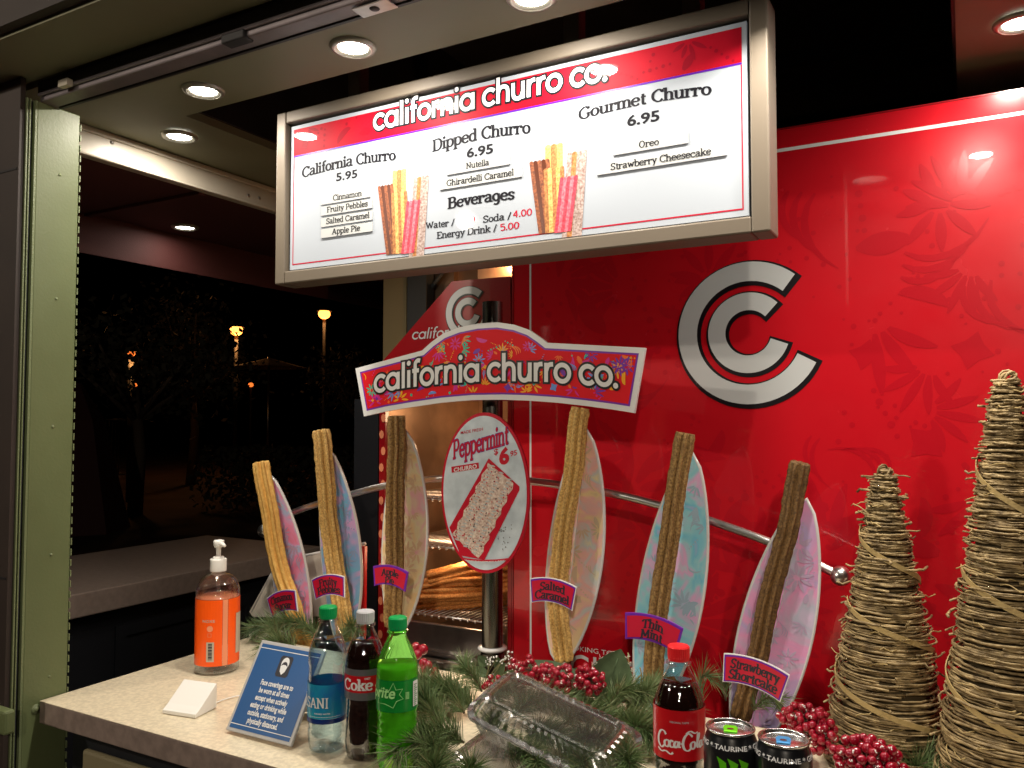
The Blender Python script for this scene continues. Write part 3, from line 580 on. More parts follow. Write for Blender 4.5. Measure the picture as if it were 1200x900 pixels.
for (a, b, m_, nm) in (((WX0, 1.785, zb), (WX0+.02, 1.80, 1.62), 'warmer_red', 'frame_stile'), ((WX1-.012, 1.785, zb), (WX1-.001, 1.80, 1.60), 'warmer_red', 'frame_stile')):
    mb = MB(); mb.box(a, b); obj(nm, mb, M[m_], wm)
mb = MB(); mb.box((WX0+.02, 1.787, zb), (WX1-.013, 1.80, zb+.012)); obj('base_lip', mb, M['steel'], wm)
mb = MB(); mb.box((WX0, 2.30, zb), (WX1, 2.31, 2.0)); obj('back_wall', mb, M['copper'], wm)
mb = MB(); mb.box((WX0, 1.801, zb), (WX0+.006, 2.30, 1.6)); obj('side_wall', mb, M['copper'], wm)
mb = MB(); mb.box((WX1-.006, 1.801, zb), (WX1, 2.30, 1.85)); obj('side_wall', mb, M['copper'], wm)
mb = MB(); mb.box((WX0, 1.801, zb-.012), (WX1, 2.30, zb-.0005)); obj('floor_pan', mb, M['steel'], wm)
mb = MB(); mb.box((WX0+.03, 1.80, .887), (WX1-.03, 1.812, .965)); bevel(obj('tray_front', mb, M['steel'], wm), .003)
# orange dots painting a reflection of lit things onto the inner stile
mb = MB(); g = random.Random(3)
for i in range(15):
    z_ = .92+.045*i; mb.flat([(disc(WX0+.008+.006*(i % 2), z_, .008, .012, n=8), .0006+.00003*i)], front(1.785))
obj('stile_print', mb, M['orange_soft'], wm)
SH = []
for py in (585, 641, 722):
    zz = P(520, py, Y=1.83).z; SH.append(zz); mb = MB()
    for yy in (1.825, 2.05, 2.27): mb.tube([(WX0+.008, yy, zz), (WX1-.008, yy, zz)], .003, 6)
    n = 26
    for i in range(n):
        x_ = WX0+.015+(WX1-WX0-.03)*i/(n-1); mb.tube([(x_, 1.824, zz+.004), (x_, 2.272, zz+.004)], .0016, 5)
    for i in range(18):   # scalloped front wire
        x_ = WX0+.015+(WX1-WX0-.03)*i/17; mb.ball((x_, 1.822, zz-.003), .004, 6, 4)
    obj('wire_shelf', mb, M['chrome'], wm)
mb = MB(); mb.lathe((-1.22, 2.0, 1.595), [(.001,0),(.03,0),(.03,-.01),(.001,-.012)], 16); mb.box((WX0+.01,1.82,1.60),(WX1-.01,2.29,1.612)); obj('heat_lamp_hood', mb, M['steel'], wm)
for (x_, y_, z_, e_) in ((-1.2, 2.05, 1.52, .9), (-1.20, 1.90, 1.125, 1.3)):
    ld = bpy.data.lights.new('heat_lamp', 'POINT'); ld.energy = e_; ld.color = (1,.62,.34); ld.shadow_soft_size = .03
    lo = bpy.data.objects.new('heat_lamp', ld); C.objects.link(lo); lo.parent = wm; lo.location = Vector((x_,y_,z_)) - wm.location
# columns behind, above the warmer
def pillar(px0, px1, Y, m_, label, z0=0, z1=2.7, dep=.05, nm='column'):
    a = P(px0, 400, Y=Y).x; b = P(px1, 400, Y=Y).x; mb = MB(); mb.box((a, Y, z0), (b, Y+dep, z1)); return setp(obj(nm, mb, M[m_]), label=label, category='column')
pillar(449, 476, 2.45, 'cream_col', 'mustard cream upright behind the warmer, under the lower corner of the menu board')
pillar(477, 499, 2.44, 'grey_col', 'dark grey upright next to the mustard cream one behind the warmer')
pillar(416, 444, 1.86, 'cab_dark', 'black upright standing beside the warmer behind the third board', z1=1.56, dep=.04)
cp = thing('copper_duct', 'glowing copper coloured duct above the slanted red header', 'duct', (-1.3, 2.5, 1.9))  # back panels standing for warm lit pieces above the header
for (a, b, c) in ((508, 532, 2.50), (533, 559, 2.53)):
    x0 = P(a, 330, Y=c).x; x1 = P(b, 330, Y=c).x; mb = MB(); mb.box((x0, c, 1.6), (x1, c+.05, 2.1)); obj('duct_face', mb, M['copper'], cp)
mb = MB(); a = P(500, 345, Y=2.48); b = P(520, 318, Y=2.48); mb.tube([a, b], .008, 6); obj('strut', mb, M['grey_col'], cp)
ld = bpy.data.lights.new('duct_glow', 'POINT'); ld.energy = 1.2; ld.color = (1,.5,.22); lo = bpy.data.objects.new('duct_glow', ld); C.objects.link(lo); lo.parent = cp; lo.location = (.0, -.25, .1)  # unseen bare lamp that warms these panels

# white board shapes behind the first stands
wb = thing('white_fin_board', 'white plastic fin shaped board with pale rim behind the first two surfboards', 'display board', P(360, 690, Y=1.72))
poly = pxpoly([(296,716),(318,676),(332,658),(428,638),(428,720),(340,722),(300,722)], 1.72)
mb = MB(); mb.slab(poly, front(1.72), .012); obj('panel', mb, M['cream_plastic'], wb)
mb = MB(); mb.tube([P(296,717,Y=1.712), P(318,674,Y=1.712), P(334,656,Y=1.712), P(428,637,Y=1.712)], .005, 6); obj('rim', mb, M['white_plastic'], wb)
mb = MB(); a = xz(424, 640, 1.70); b = xz(428, 745, 1.70); mb.box((a[0], 1.695, b[1]), (b[0], 1.705, a[1])); obj('red_edge_strip', mb, M['cap_red'], wb)
o = MB(); p0 = P(305, 742, Z=CT); o.box((p0.x+.03, 1.455, CT+.001), (p0.x+.13, 1.470, CT+.036)); setp(bevel(obj('white_card_holder', o, M['white_plastic']), .004), label='small white block among pine needles at the back of the counter', category='card holder')

# ================================================================== MENU BOARD
YM = 1.30
MX0, MX1, MZ0, MZ1 = -1.302, -.257, 1.792, 2.168
menu = thing('menu_board', 'long backlit menu board in a champagne metal frame hanging over the counter', 'menu sign', ((MX0+MX1)/2, YM, MZ0))
fb = .027
mb = MB(); mb.box((MX0, YM-.012, MZ0), (MX0+fb, YM+.05, MZ1)); bevel(obj('frame_side', mb, M['frame'], menu), .003)
mb = MB(); mb.box((MX1-fb-.002, YM-.012, MZ0), (MX1, YM+.05, MZ1)); bevel(obj('frame_side', mb, M['frame'], menu), .003)
mb = MB(); mb.box((MX0+fb+.0003, YM-.012, MZ1-.026), (MX1-fb-.0023, YM+.05, MZ1)); bevel(obj('frame_rail', mb, M['frame'], menu), .003)
mb = MB(); mb.box((MX0+fb+.0003, YM-.012, MZ0), (MX1-fb-.0023, YM+.05, MZ0+fb)); bevel(obj('frame_rail', mb, M['frame'], menu), .003)
mb = MB(); mb.box((MX0+fb, YM+.008, MZ0+fb), (MX1-fb-.002, YM+.045, MZ1-.026)); obj('light_box', mb, M['dark'], menu)
FX0, FX1, FZ0, FZ1 = MX0+fb+.005, MX1-fb-.008, MZ0+fb+.004, MZ1-.031
mb = MB(); mb.box((FX0, YM+.0, FZ0), (FX1, YM+.0078, FZ1)); obj('face_panel', mb, M['face'], menu)
for x_ in (-1.12, -.62, -.40):
    mb = MB(); mb.box((x_, YM+.01, MZ1), (x_+.03, YM+.04, 2.75)); obj('hanger', mb, M['frame'], menu)
ff = front(YM)
BZ = P(335, 186, Y=YM).z; BZ = (BZ + P(872, 71, Y=YM).z)/2
b_ = .008
letter('red_banner', [([(FX0+b_, BZ), (FX1-b_, BZ), (FX1-b_, FZ1-b_), (FX0+b_, FZ1-b_)], 0)], ff, M['face_red'], menu, .0004)
g = random.Random(5); pp = []
for x_ in [FX0+.04+.055*i for i in range(4)] + [FX1-.04-.055*i for i in range(5)]:
    for z_ in (BZ+.02, BZ+.055):
        for q in motif(g.choice(KINDS), x_, z_, .045, g.uniform(0,6), g):
            if all(FX0+b_ < a < FX1-b_ and BZ+.002 < b < FZ1-b_-.001 for a, b in q): pp.append((q, 4e-6*len(pp)))
letter('banner_flowers', pp, ff, M['face_dark_red'], menu, .0006, kind='stuff')
letter('purple_line', [([(FX0+b_, BZ-.0035), (FX1-b_, BZ-.0035), (FX1-b_, BZ-.0002), (FX0+b_, BZ-.0002)], 0)], ff, M['purple'], menu, .0004)
x0, x1, z0, z1 = FX0+b_, FX1-b_, FZ0+.010, BZ-.0036
letter('red_border_line', [([(x0, z0), (x0+.0022, z0), (x0+.0022, z1), (x0, z1)], 0), ([(x1-.0022, z0), (x1, z0), (x1, z1), (x1-.0022, z1)], 0), ([(x0+.0024, z0), (x1-.0024, z0), (x1-.0024, z0+.0026), (x0+.0024, z0+.0026)], 0)], ff, M['face_text_red'], menu, .0004)
def logo_line(parent, mp, x0, z0, x1, h, arc=0, base=.001, mw='face_white', z1=None):
    q, w_ = text_polys('california churro co.', LOGO, 1.15, 1.15, grow=1.0, lift=1e-5)
    letter('logo_outline', fit(q, w_, x0, z0, x1, h, 7.4, arc, z1), mp, M['face_text'], parent, base)
    q, w_ = text_polys('california churro co.', LOGO, 1.15, 1.15, lift=1e-5)
    letter('logo_lettering', fit(q, w_, x0, z0, x1, h, 7.4, arc, z1), mp, M[mw], parent, base+.0008)
a = P(438, 152, Y=YM); b = P(713, 98, Y=YM)
logo_line(menu, ff, a.x, (a.z+b.z)/2+.001, b.x, .050)
def mtxt(t, pl, pr, h, m='face_text', arc=0, bold=1.0, font='serif', thin=.55):
    a = P(*pl, Y=YM); b = P(*pr, Y=YM); z_ = (a.z+b.z)/2
    if font == 'serif': q, w_ = text_polys(t, SERIF, bold, bold*thin, lift=5e-6); u = 7.2
    else: q, w_ = bfont(t, bold); u = .70
    letter('lettering', fit(q, w_, a.x, z_, b.x, h, u, arc), ff, M[m], menu, .0005)
mtxt('California Churro', (354,208), (464,188), .0215, arc=.006, bold=1.5, thin=.6)
mtxt('5.95', (394,212), (419,208), .0165, font='b', bold=.025)
mtxt('Dipped Churro', (507,178), (622,156), .0225, arc=.006, bold=1.5, thin=.55)
mtxt('6.95', (547,185), (578,179), .0175, font='b', bold=.03)
mtxt('Gourmet Churro', (678,140), (834,112), .0205, arc=.006, bold=1.5, thin=.55)
mtxt('6.95', (735,148), (773,141), .0175, font='b', bold=.03)
mtxt('Beverages', (525,245), (603,233), .0205, bold=1.6, arc=.002, thin=.6)
def strip(t, pl, pr, x0, x1, h=.0115, m='face_text'):
    a = P(*pl, Y=YM); b = P(*pr, Y=YM); z_ = (a.z+b.z)/2 - .0045
    xa, xb = P(x0, pl[1], Y=YM).x, P(x1, pr[1], Y=YM).x
    mb = MB(); mb.box((xa, YM-.0022, z_), (xb, YM-.0003, z_+.0185)); obj('name_strip', mb, M['strip_white'], menu)
    mb = MB(); mb.box((xa, YM-.0026, z_-.0010), (xb, YM-.0004, z_-.0002)); obj('strip_edge', mb, M['strip_shadow'], menu)  # grey bar painting the shade below each strip
    q, w_ = text_polys(t, SERIF, 1.15, .8, lift=5e-6)
    letter('lettering', fit(q, w_, a.x, z_+.0045, b.x, h, 7.2), ff, M[m], menu, .0027)
strip('Cinnamon', (391,236), (425,229), 377, 434)
strip('Fruity Pebbles', (384,250), (432,241), 377, 437)
strip('Salted Caramel', (383,263), (434,255), 377, 437)
strip('Apple Pie', (390,275), (423,270), 377, 437)
strip('Nutella', (547,198), (574,194), 524, 598)
strip('Ghirardelli Caramel', (524,219), (603,205), 516, 612)
strip('Oreo', (749,174), (773,170), 719, 807)
strip('Strawberry Cheesecake', (716,200), (834,181), 700, 852)
mtxt('Water / ', (499,269), (536,263), .0125, bold=1.2, thin=.75); mtxt('4.00', (535,264), (557,260), .0125, 'face_text_red', bold=1.2, thin=.75)
mtxt('Soda / ', (566,262), (603,255), .0125, bold=1.2, thin=.75); mtxt('4.00', (601,256), (624,251), .0125, 'face_text_red', bold=1.2, thin=.75)
mtxt('Energy Drink / ', (512,280), (586,270), .0125, bold=1.2, thin=.75); mtxt('5.00', (586,271), (609,267), .0125, 'face_text_red', bold=1.2, thin=.75)
# printed churro bundles
PC = {'tan': mat('print_tan', srgb(180,126,70), .5, col2=srgb(126,72,30), vscale=240, emit=.15, coat=.1), 'lt': mat('print_light_tan', srgb(216,176,104), .5, col2=srgb(176,124,62), vscale=260, emit=.25, coat=.1),
      'br': mat('print_brown', srgb(150,84,46), .5, col2=srgb(84,38,18), vscale=240, emit=.12, coat=.1), 'bd': mat('print_dark_brown', srgb(80,38,22), .2, emit=.08, coat=.1), 'pk': mat('print_rose', srgb(206,66,84), .5, col2=srgb(160,30,52), vscale=240, emit=.2, coat=.1),
      'gr': mat('print_sugar_grey', srgb(176,160,154), .5, col2=srgb(120,96,88), vscale=220, emit=.15, coat=.1), 'p2': mat('print_rose_light', srgb(232,120,130), .5, col2=srgb(200,70,90), vscale=240, emit=.15)}
def bundle(ox, oy, s):
    def fin(pts, ms, k):
        (ax, ay), (bx, by), w0, w1 = pts; n = len(ms)
        A = P(ox+ax*s, oy+ay*s, Y=YM); B = P(ox+bx*s, oy+by*s, Y=YM); wa = w0*s*.0026; wb_ = w1*s*.0026
        for i, mm in enumerate(ms):
            u0, u1 = i/n-.5, (i+1)/n-.5; qq = []
            q = [(B.x+u0*wb_, B.z), (B.x+u1*wb_, B.z)]
            q += [(A.x+(u1+(u0-u1)*j/3)*wa, A.z+(.0022 if j in (1,2) else 0)) for j in range(4)]
            letter('churro_print', [(q, 0)], ff, PC[mm], menu, .0006+.0002*k)
    fin(((24,-96),(24,-60),13,13), ['lt','tan','lt'], 0)
    fin(((50,-88),(44,6),14,14), ['gr','tan','gr','gr'], 1)
    fin(((8,-78),(17,2),15,13), ['br','bd','br','bd','br'], 2)
    fin(((24,-70),(26,1),15,15), ['tan','lt','tan','lt','tan'], 3)
    fin(((41,-60),(34,1),13,12), ['pk','p2','pk','p2','pk'], 4)
bundle(444, 296, 1.0); bundle(624, 271, 1.05)

# ================================================================== DISPLAY STAND
YP = 1.60
pc = P(577, 600, Y=YP).x
st = thing('display_stand', 'steel pole with an arched chrome rail ending in round balls behind the counter', 'display stand', (pc, YP, .86))
mb = MB(); mb.lathe((pc, YP, .868), [(.0235,0),(.0235,.9)], 32); mb.lathe((pc, YP, .868), [(.0001,.9),(.0235,.9)], 32, smooth=False); obj('pole', mb, M['pole'], st)
mb = MB(); zr = P(577, 759, Y=YP).z; mb.lathe((pc, YP, .87), [(.040,0),(.038,.03),(.026,zr-.87-.01)], 32); obj('base_sleeve', mb, M['pole'], st)
mb = MB(); mb.lathe((pc, YP, zr), [(.024,-.004),(.031,-.004),(.033,0),(.031,.003),(.024,.004)], 32); obj('collar', mb, M['white_gloss'], st)
rp = [P(*q, Y=YP+.02) for q in ((310,622),(345,600),(420,577),(470,566),(530,560),(590,562),(640,566),(720,579),(800,600),(880,627),(930,648),(985,675))]
rp = [Vector(v) for v in spl([tuple(p) for p in rp], 6)]
mb = MB(); mb.tube(rp, .0085, 12); obj('rail', mb, M['chrome'], st)
for p in (rp[0], rp[-1]):
    mb = MB(); mb.ball(p, .0185, 24, 16); obj('ball_end', mb, M['chrome'], st)
a = P(306, 633, Y=YP+.02)

# arched name sign on top of the pole
YS = 1.545
def sgn(pts): return [xz(a, b, YS) for a, b in pts]
out_px = [(419,432),(497,411)] + [(508,401),(522,391),(540,384),(562,379.5),(585,378),(605,381),(622,387),(634,395),(643,402)] + [(758,408),(745,484),(720,480),(690,476),(655,472),(620,469.5),(590,468.5),(555,469),(520,472),(485,477),(455,482),(429,488)]
def inset(poly, d):
    n = len(poly); o = []
    ar = sum(poly[i][0]*poly[(i+1) % n][1]-poly[(i+1) % n][0]*poly[i][1] for i in range(n)); sg = 1 if ar > 0 else -1
    for i in range(n):
        p0, p1, p2 = poly[i-1], poly[i], poly[(i+1) % n]
        def nrm(a, b): dx, dy = b[0]-a[0], b[1]-a[1]; l = hypot(dx, dy); return (-dy/l*sg, dx/l*sg)
        n1, n2 = nrm(p0, p1), nrm(p1, p2); k = 1+n1[0]*n2[0]+n1[1]*n2[1]
        o.append((p1[0]+d*(n1[0]+n2[0])/k, p1[1]+d*(n1[1]+n2[1])/k))
    return o
def inside(p, poly):
    c = False; n = len(poly)
    for i in range(n):
        (x1, y1), (x2, y2) = poly[i], poly[(i+1) % n]
        if (y1 > p[1]) != (y2 > p[1]) and p[0] < (x2-x1)*(p[1]-y1)/(y2-y1)+x1: c = not c
    return c
op = sgn(out_px)
ns = thing('name_sign', 'arched white edged name sign, red and purple with confetti print, on the pole', 'sign', (pc, YS, P(577,470,Y=YS).z))
mb = MB(); mb.slab(op, front(YS), .008); obj('board', mb, M['white_gloss'], ns)
fs = front(YS-.008)
ip = inset(op, .0115); ip2 = inset(op, .0155)
letter('purple_border', [(ip, 0)], fs, M['violet'], ns, .0004)
letter('red_field', [(ip2, 0)], fs, M['bright_red'], ns, .0007)
g = random.Random(12); sets = {k: [] for k in ('pink','yellow','sky_b','teal','orange_p','violet')}
xs = [p[0] for p in ip2]; zs = [p[1] for p in ip2]; cnt = 0
for _ in range(300):
    x_, z_ = g.uniform(min(xs), max(xs)), g.uniform(min(zs), max(zs))
    kd = g.choice(KINDS); c_ = g.choice(list(sets)); sz = g.uniform(.010, .032)
    for q in motif(kd, x_, z_, sz, g.uniform(0, 6.28), g):
        if all(inside(v, ip2) for v in q): cnt += 1; sets[c_].append((q, .0009+5e-7*cnt))
for c_, v in sets.items(): letter('confetti_print', v, fs, M[c_], ns, 0, kind='stuff')
a = xz(439, 461, YS-.008); b = xz(726, 455, YS-.008); 
def arcline(grow, mw, lift):
    q, w_ = text_polys('california churro co.', LOGO, 1.15, 1.15, grow=grow, lift=1e-5)
    letter('logo_outline' if grow else 'logo_lettering', fit(q, w_, a[0], a[1], b[0], .062, 7.4, .020, b[1]), fs, mw, ns, lift)
arcline(1.1, M['black_gloss'], .0022); arcline(0, M['white_gloss'], .0032)

# oval peppermint card
YO = 1.52
oc = P(571, 577, Y=YO); o_l = P(519, 577, Y=YO).x; o_r = P(622, 577, Y=YO).x; orx = (o_r-o_l)/2; orz = (P(571,483,Y=YO).z-P(571,671,Y=YO).z)/2
ov = thing('oval_card', 'oval white card with red rim advertising a peppermint churro on the pole', 'sign', oc)
mb = MB(); mb.slab(disc((o_l+o_r)/2, oc.z, orx, orz, 64), front(YO), .006); obj('red_rim', mb, M['mint_red'], ov)
mb = MB(); mb.slab(disc((o_l+o_r)/2, oc.z, orx-.006, orz-.007, 64), front(YO-.0062), .0008); obj('face', mb, M['oval_face'], ov)
fo = front(YO-.007)
def otext(t, pl, pr, h, m, font='serif', bold=1.2, arc=0, lift=.0006, thin=.55, grow=0):
    a = xz(*pl, YO-.007); b = xz(*pr, YO-.007)
    if font == 'serif': q, w_ = text_polys(t, SERIF, bold, bold*thin, grow=grow, lift=5e-6); u = 7.2
    else: q, w_ = bfont(t, bold); u = .7
    letter('lettering', fit(q, w_, a[0], a[1], b[0], h, u, arc, b[1]), fo, M[m], ov, lift)
otext('MADE FRESH', (540,509), (566,504.5), .0065, 'mint_red', 'b', .01)
otext('Peppermint', (531,538), (596,520), .040, 'tag_purple', bold=1.25, grow=.45, lift=.0005)
otext('Peppermint', (531,538), (596,520), .040, 'mint_red', bold=1.25, lift=.0009)
otext('$', (579,533), (584,532), .012, 'mint_red', 'b', .02); otext('6', (585,544), (597,542), .032, 'mint_red', 'b', .05); otext('95', (598,535), (606,533), .011, 'mint_red', 'b', .02)
def opoly(pts, m, lift, nm): letter(nm, [([xz(a_, b_, YO-.007) for a_, b_ in pts], 0)], fo, M[m], ov, lift)
opoly([(529,547),(561,542),(561.5,549),(529.5,554)], 'mint_red', .0005, 'print_box')
otext('CHURRO', (532,553), (559,548.5), .0085, 'white_print', 'b', .03, lift=.0009)
opoly([(573,537),(609,570),(609,574),(568,656),(540,651),(527,618)], 'mint_red', .0012, 'print_tray')
# icing strip
ax = [(573,542),(603,566)]; bx = [(531,626),(562,654)]
g = random.Random(4); edge = []
for i in range(13): t = i/12; edge.append((573+(531-573)*t+(1.5 if i % 2 else -1), 542+(626-542)*t))
for i in range(4): t = (i+1)/5; edge.append((531+31*t, 626+28*t+(1.5 if i % 2 else 0)))
for i in range(13): t = i/12; edge.append((562+(603-562)*t+(1.5 if i % 2 else -1), 654+(566-654)*t))
opoly(edge, 'cream_print', .0016, 'print_churro')
pp = []
for i in range(230):
    u_, v_ = g.random(), g.random(); x_ = 573+30*u_-42*v_+g.uniform(-1,1); y_ = 542+24*u_+86*v_
    c_ = xz(x_, y_, YO-.007); s_ = g.uniform(.0009, .0022); aa = g.uniform(0,3.1)
    pp.append(([(c_[0]+s_*cos(aa+k)*(1 if k % 2 < 1 else .5), c_[1]+s_*sin(aa+k)) for k in (0, 1.2, 2.6, 4.1, 5.2)], 1e-6*i))
letter('print_sprinkles', pp[:120], fo, M['mint_red'], ov, .002, kind='stuff'); letter('print_sprinkles', pp[120:175], fo, M['ink'], ov, .0023, kind='stuff')
pp = []
for i in range(24):
    t = i/23; x_ = 533+40*(i % 2)*0; 
    for u_ in (.17, .5, .83):
        cx0 = 573+30*u_-42*t; cy0 = 542+24*u_+86*t; c_ = xz(cx0, cy0, YO-.007)
        pp.append((petal(c_[0], c_[1], -.2+g.uniform(-.3,.3), -.006, .006, .0035), 1e-6*len(pp)))
letter('print_icing_curls', pp, fo, M['grey_print'], ov, .0019)
pp = []
for i in range(30):
    x_, y_ = (g.uniform(583,600), g.uniform(612,648)) if i < 22 else (g.uniform(590,605), g.uniform(575,600)); c_ = xz(x_, y_, YO-.007); pp.append((disc(c_[0], c_[1], g.uniform(.0008,.0018), n=6), 1e-6*i))
letter('print_crumbs', pp, fo, M['lab_silver'], ov, .0006)
a = xz(541, 654, YO-.007); b = xz(596, 655, YO-.007)
letter('print_ribbon', [(q_, 0) for q_ in ribbon([(a[0]+(b[0]-a[0])*t/8, a[1]+(b[1]-a[1])*t/8-.004*4*(t/8)*(1-t/8)) for t in range(9)], .004, .004)], fo, M['mint_red'], ov, .0026)
otext('WHILE SUPPLIES LAST', (545,656.5), (592,657), .0022, 'white_print', 'b', .02, arc=-.003, lift=.003)

# ================================================================== SURFBOARDS, CHURROS, NAME TAGS
def board(name, label, col, tip, bot, wd, Y):
    A = P(*tip, Y=Y); B = P(*bot, Y=Y); t = thing('surfboard', label, 'surfboard', B, 'small surfboards fanned out along the chrome rail')
    ux = Vector((A.z-B.z, 0, -(A.x-B.x))).normalized(); uz = (A-B).normalized(); L = (A-B).length
    def outline(grow=0):
        n = 22; Lf = []; Rt = []
        for i in range(n+1):
            s = i/n; ww = (wd/2)*(sin(pi*min(1, max(0, s**.92)))**.62); Lf.append((-ww, s*L)); Rt.append((ww, s*L))
        return Rt + Lf[::-1][1:-1]
    o = outline(); n = len(o)
    def curve(x, y, d): # slight rocker and crown
        s = y/L; return B + ux*x + uz*y + Vector((0,-1,0))*(d + .012*(s-.5)**2*4 + .006*(1-(2*x/wd)**2))
    mb = MB(); rows = 22; cols = 8; vs = []; 
    for side in (1, 0):
        for i in range(rows+1):
            s = i/rows; ww = (wd/2)*(sin(pi*min(1, s**.92))**.62) if 0 < i < rows else .001
            for j in range(cols+1):
                x = ww*(-1+2*j/cols); vs.append(curve(x, s*L, .007*side))
    fs = []; W = cols+1; N = (rows+1)*W
    for i in range(rows):
        for j in range(cols):
            q = i*W+j; fs.append((q, q+1, q+1+W, q+W)); fs.append((N+q, N+q+W, N+q+1+W, N+q+1))
    mb.add(vs, fs, True); obj('deck', mb, BOARD[col], t)
    rim = []
    for i in range(rows+1):
        s = i/rows; ww = (wd/2)*(sin(pi*min(1, s**.92))**.62) if 0 < i < rows else .001; rim.append(curve(ww, s*L, .0035))
    for i in range(rows-1, 0, -1):
        s = i/rows; ww = (wd/2)*(sin(pi*min(1, s**.92))**.62); rim.append(curve(-ww, s*L, .0035))
    mb = MB(); mb.tube(rim, .0042, 6, closed=True); obj('rim', mb, M['white_gloss'], t)
    mb = MB(); mb.tube([curve(0, s*L/10, .0078) for s in range(1, 10)], .0007, 4); obj('stringer', mb, M['white_gloss'], t)
    g = random.Random(hash(col) % 99 if False else sum(map(ord, col))); pp = []; mb = MB()
    for i in range(46):
        y = g.uniform(.04, .96)*L; x = g.uniform(-.42, .42)*wd
        for q in motif(g.choice(KINDS), x, y, g.uniform(.02,.04), g.uniform(0,6.28), g):
            if all(0.02*L < b < .98*L and abs(a) < (wd/2)*(sin(pi*(b/L)**.92)**.62)-.004 for a, b in q): pp.append(q)
    for k, q in enumerate(pp):
        mb.add([curve(a, b, .0076+2e-6*k) for a, b in q], [tuple(range(len(q)))])
    obj('flower_print', mb, BPRINT[col], t, kind='stuff')
    return t
BPRINT = {k: mat('board_print_'+k, c, .3, coat=.3) for k, c in dict(pink=(.60,.42,.62), blue=(.40,.50,.78), sand=(.80,.56,.36), cream=(.72,.58,.42), sky=(.44,.62,.78), lilac=(.62,.48,.70)).items()}
def churro_mesh(path, r, seed, lobes=7):
    """ridged pastry stick swept along a path"""
    g = random.Random(seed); pts = [Vector(p) for p in spl([tuple(p) for p in path], 16)]; m = len(pts)
    pts = [p+noise.noise_vector(p*9+Vector((seed*3.1,0,0)))*.0045 for p in pts]; K = lobes*8; mb = MB(); vs = []
    for i, p in enumerate(pts):
        t = (pts[min(i+1,m-1)]-pts[max(i-1,0)]).normalized(); nn = t.cross(Vector((0,1,0))).normalized(); bb = t.cross(nn)
        s = i/(m-1); e = 1 - .12*max(0, (s-.97)/.03) - .12*max(0, (.03-s)/.03)
        for k in range(K):
            a = 2*pi*k/K; rr = r*e*(.70+.34*(abs(cos(lobes*a/2+.25*s+seed))**.75*2-1))*(1+.07*noise.noise(p*60+Vector((seed,k*.05,0))))
            rr += .0018*(g.random()-.5)
            if i in (0, m-1): pass
            vs.append(p + nn*(rr*cos(a)) + bb*(rr*sin(a)))
    fs = [(i*K+k, i*K+(k+1) % K, (i+1)*K+(k+1) % K, (i+1)*K+k) for i in range(m-1) for k in range(K)]
    c0 = len(vs); vs.append(pts[0]); vs.append(pts[-1])
    fs += [(c0, (k+1) % K, k) for k in range(K)] + [(c0+1, (m-1)*K+k, (m-1)*K+(k+1) % K) for k in range(K)]
    mb.add(vs, fs, True); return mb
def churro(label, m_, pxs, r, seed, Y=1.535):
    mb = churro_mesh([P(a, b, Y=Y) for a, b in pxs], r*.94, seed)
    return setp(obj('churro', mb, M['churro'][m_]), label=label, category='churro', group='churros shown upright on the surfboards')
def tag(lines, label, c, wd, h, tilt, Y, edge='white_gloss', arc=.009):
    c = P(*c, Y=Y); t = thing('name_tag', label, 'name tag', c, 'arched flavour tags across the churros')
    T = R(tilt); mp = plane(c, (cos(T), 0, sin(T)), (-sin(T), 0, cos(T)), (0, -1, 0))
    def shape(ww, hh, n=12):
        top = [(-ww/2+ww*i/n, hh/2+arc*(4*(i/n)*(1-i/n))-arc*.5) for i in range(n+1)]
        k = .88; bot = [(k*(ww/2-ww*i/n), -hh/2+arc*(4*(i/n)*(1-i/n))-arc*.5) for i in range(n+1)]
        return top + bot
    mb = MB(); mb.slab(shape(wd, h), mp, .003); obj('backing', mb, M[edge], t)
    letter('purple_border', [(shape(wd-.003, h-.003), 0)], mp, M['tag_purple'], t, .0034)
    letter('red_face', [(shape(wd-.009, h-.009), 0)], mp, M['tag_red'], t, .0037)
    for i, l in enumerate(lines):
        q, w_ = text_polys(l, SERIF, 1.75, 1.0, lift=5e-6); cw = min(wd*.74, w_*h*.046)
        z_ = (h*.04 if i == 0 else -h*.34) if len(lines) > 1 else -h*.12
        letter('lettering', fit(q, w_, -cw/2, z_-.002, cw/2, h*.33, 7.2, arc*.5), mp, M['ink'], t, .0040)
BY = 1.595
board('b', 'narrow rose pink surfboard at the far end of the rail by the hand sanitizer', 'pink', (322,555), (360,790), .120, BY)
board('b', 'blue and lilac surfboard second along the rail from the sanitizer bottle', 'blue', (391,526), (410,762), .125, BY)
board('b', 'sandy yellow surfboard just beside the oval peppermint card, nearer the black upright', 'sand', (482,506), (470,744), .128, BY)
board('b', 'cream and peach surfboard on the red wall side of the oval peppermint card', 'cream', (692,504), (660,778), .122, BY)
board('b', 'sky blue surfboard behind the red capped cola bottle', 'sky', (815,531), (762,840), .128, BY)
board('b', 'lilac grey surfboard nearest the chrome ball, beside the smaller twig cone', 'lilac', (947,584), (874,885), .128, BY)
churro('smooth golden churro leaning on the rose pink surfboard', 'gold', ((306,541),(316,600),(332,680),(362,765)), .0235, 1)
churro('bent speckled golden churro leaning on the blue and lilac surfboard', 'speckled', ((375,504),(382,560),(386,610),(394,680),(408,752)), .0235, 2)
churro('dark speckled churro standing against the sandy yellow surfboard', 'brown', ((465,488),(464,560),(463,640),(460,735)), .0225, 3)
churro('pale sugared churro tallest against the cream and peach surfboard', 'speckled', ((681,478),(672,540),(659,620),(654,700),(660,775)), .0210, 4)
churro('brown crumbly churro against the sky blue surfboard', 'brown', ((802,507),(792,580),(780,660),(769,740),(764,820)), .0205, 5)
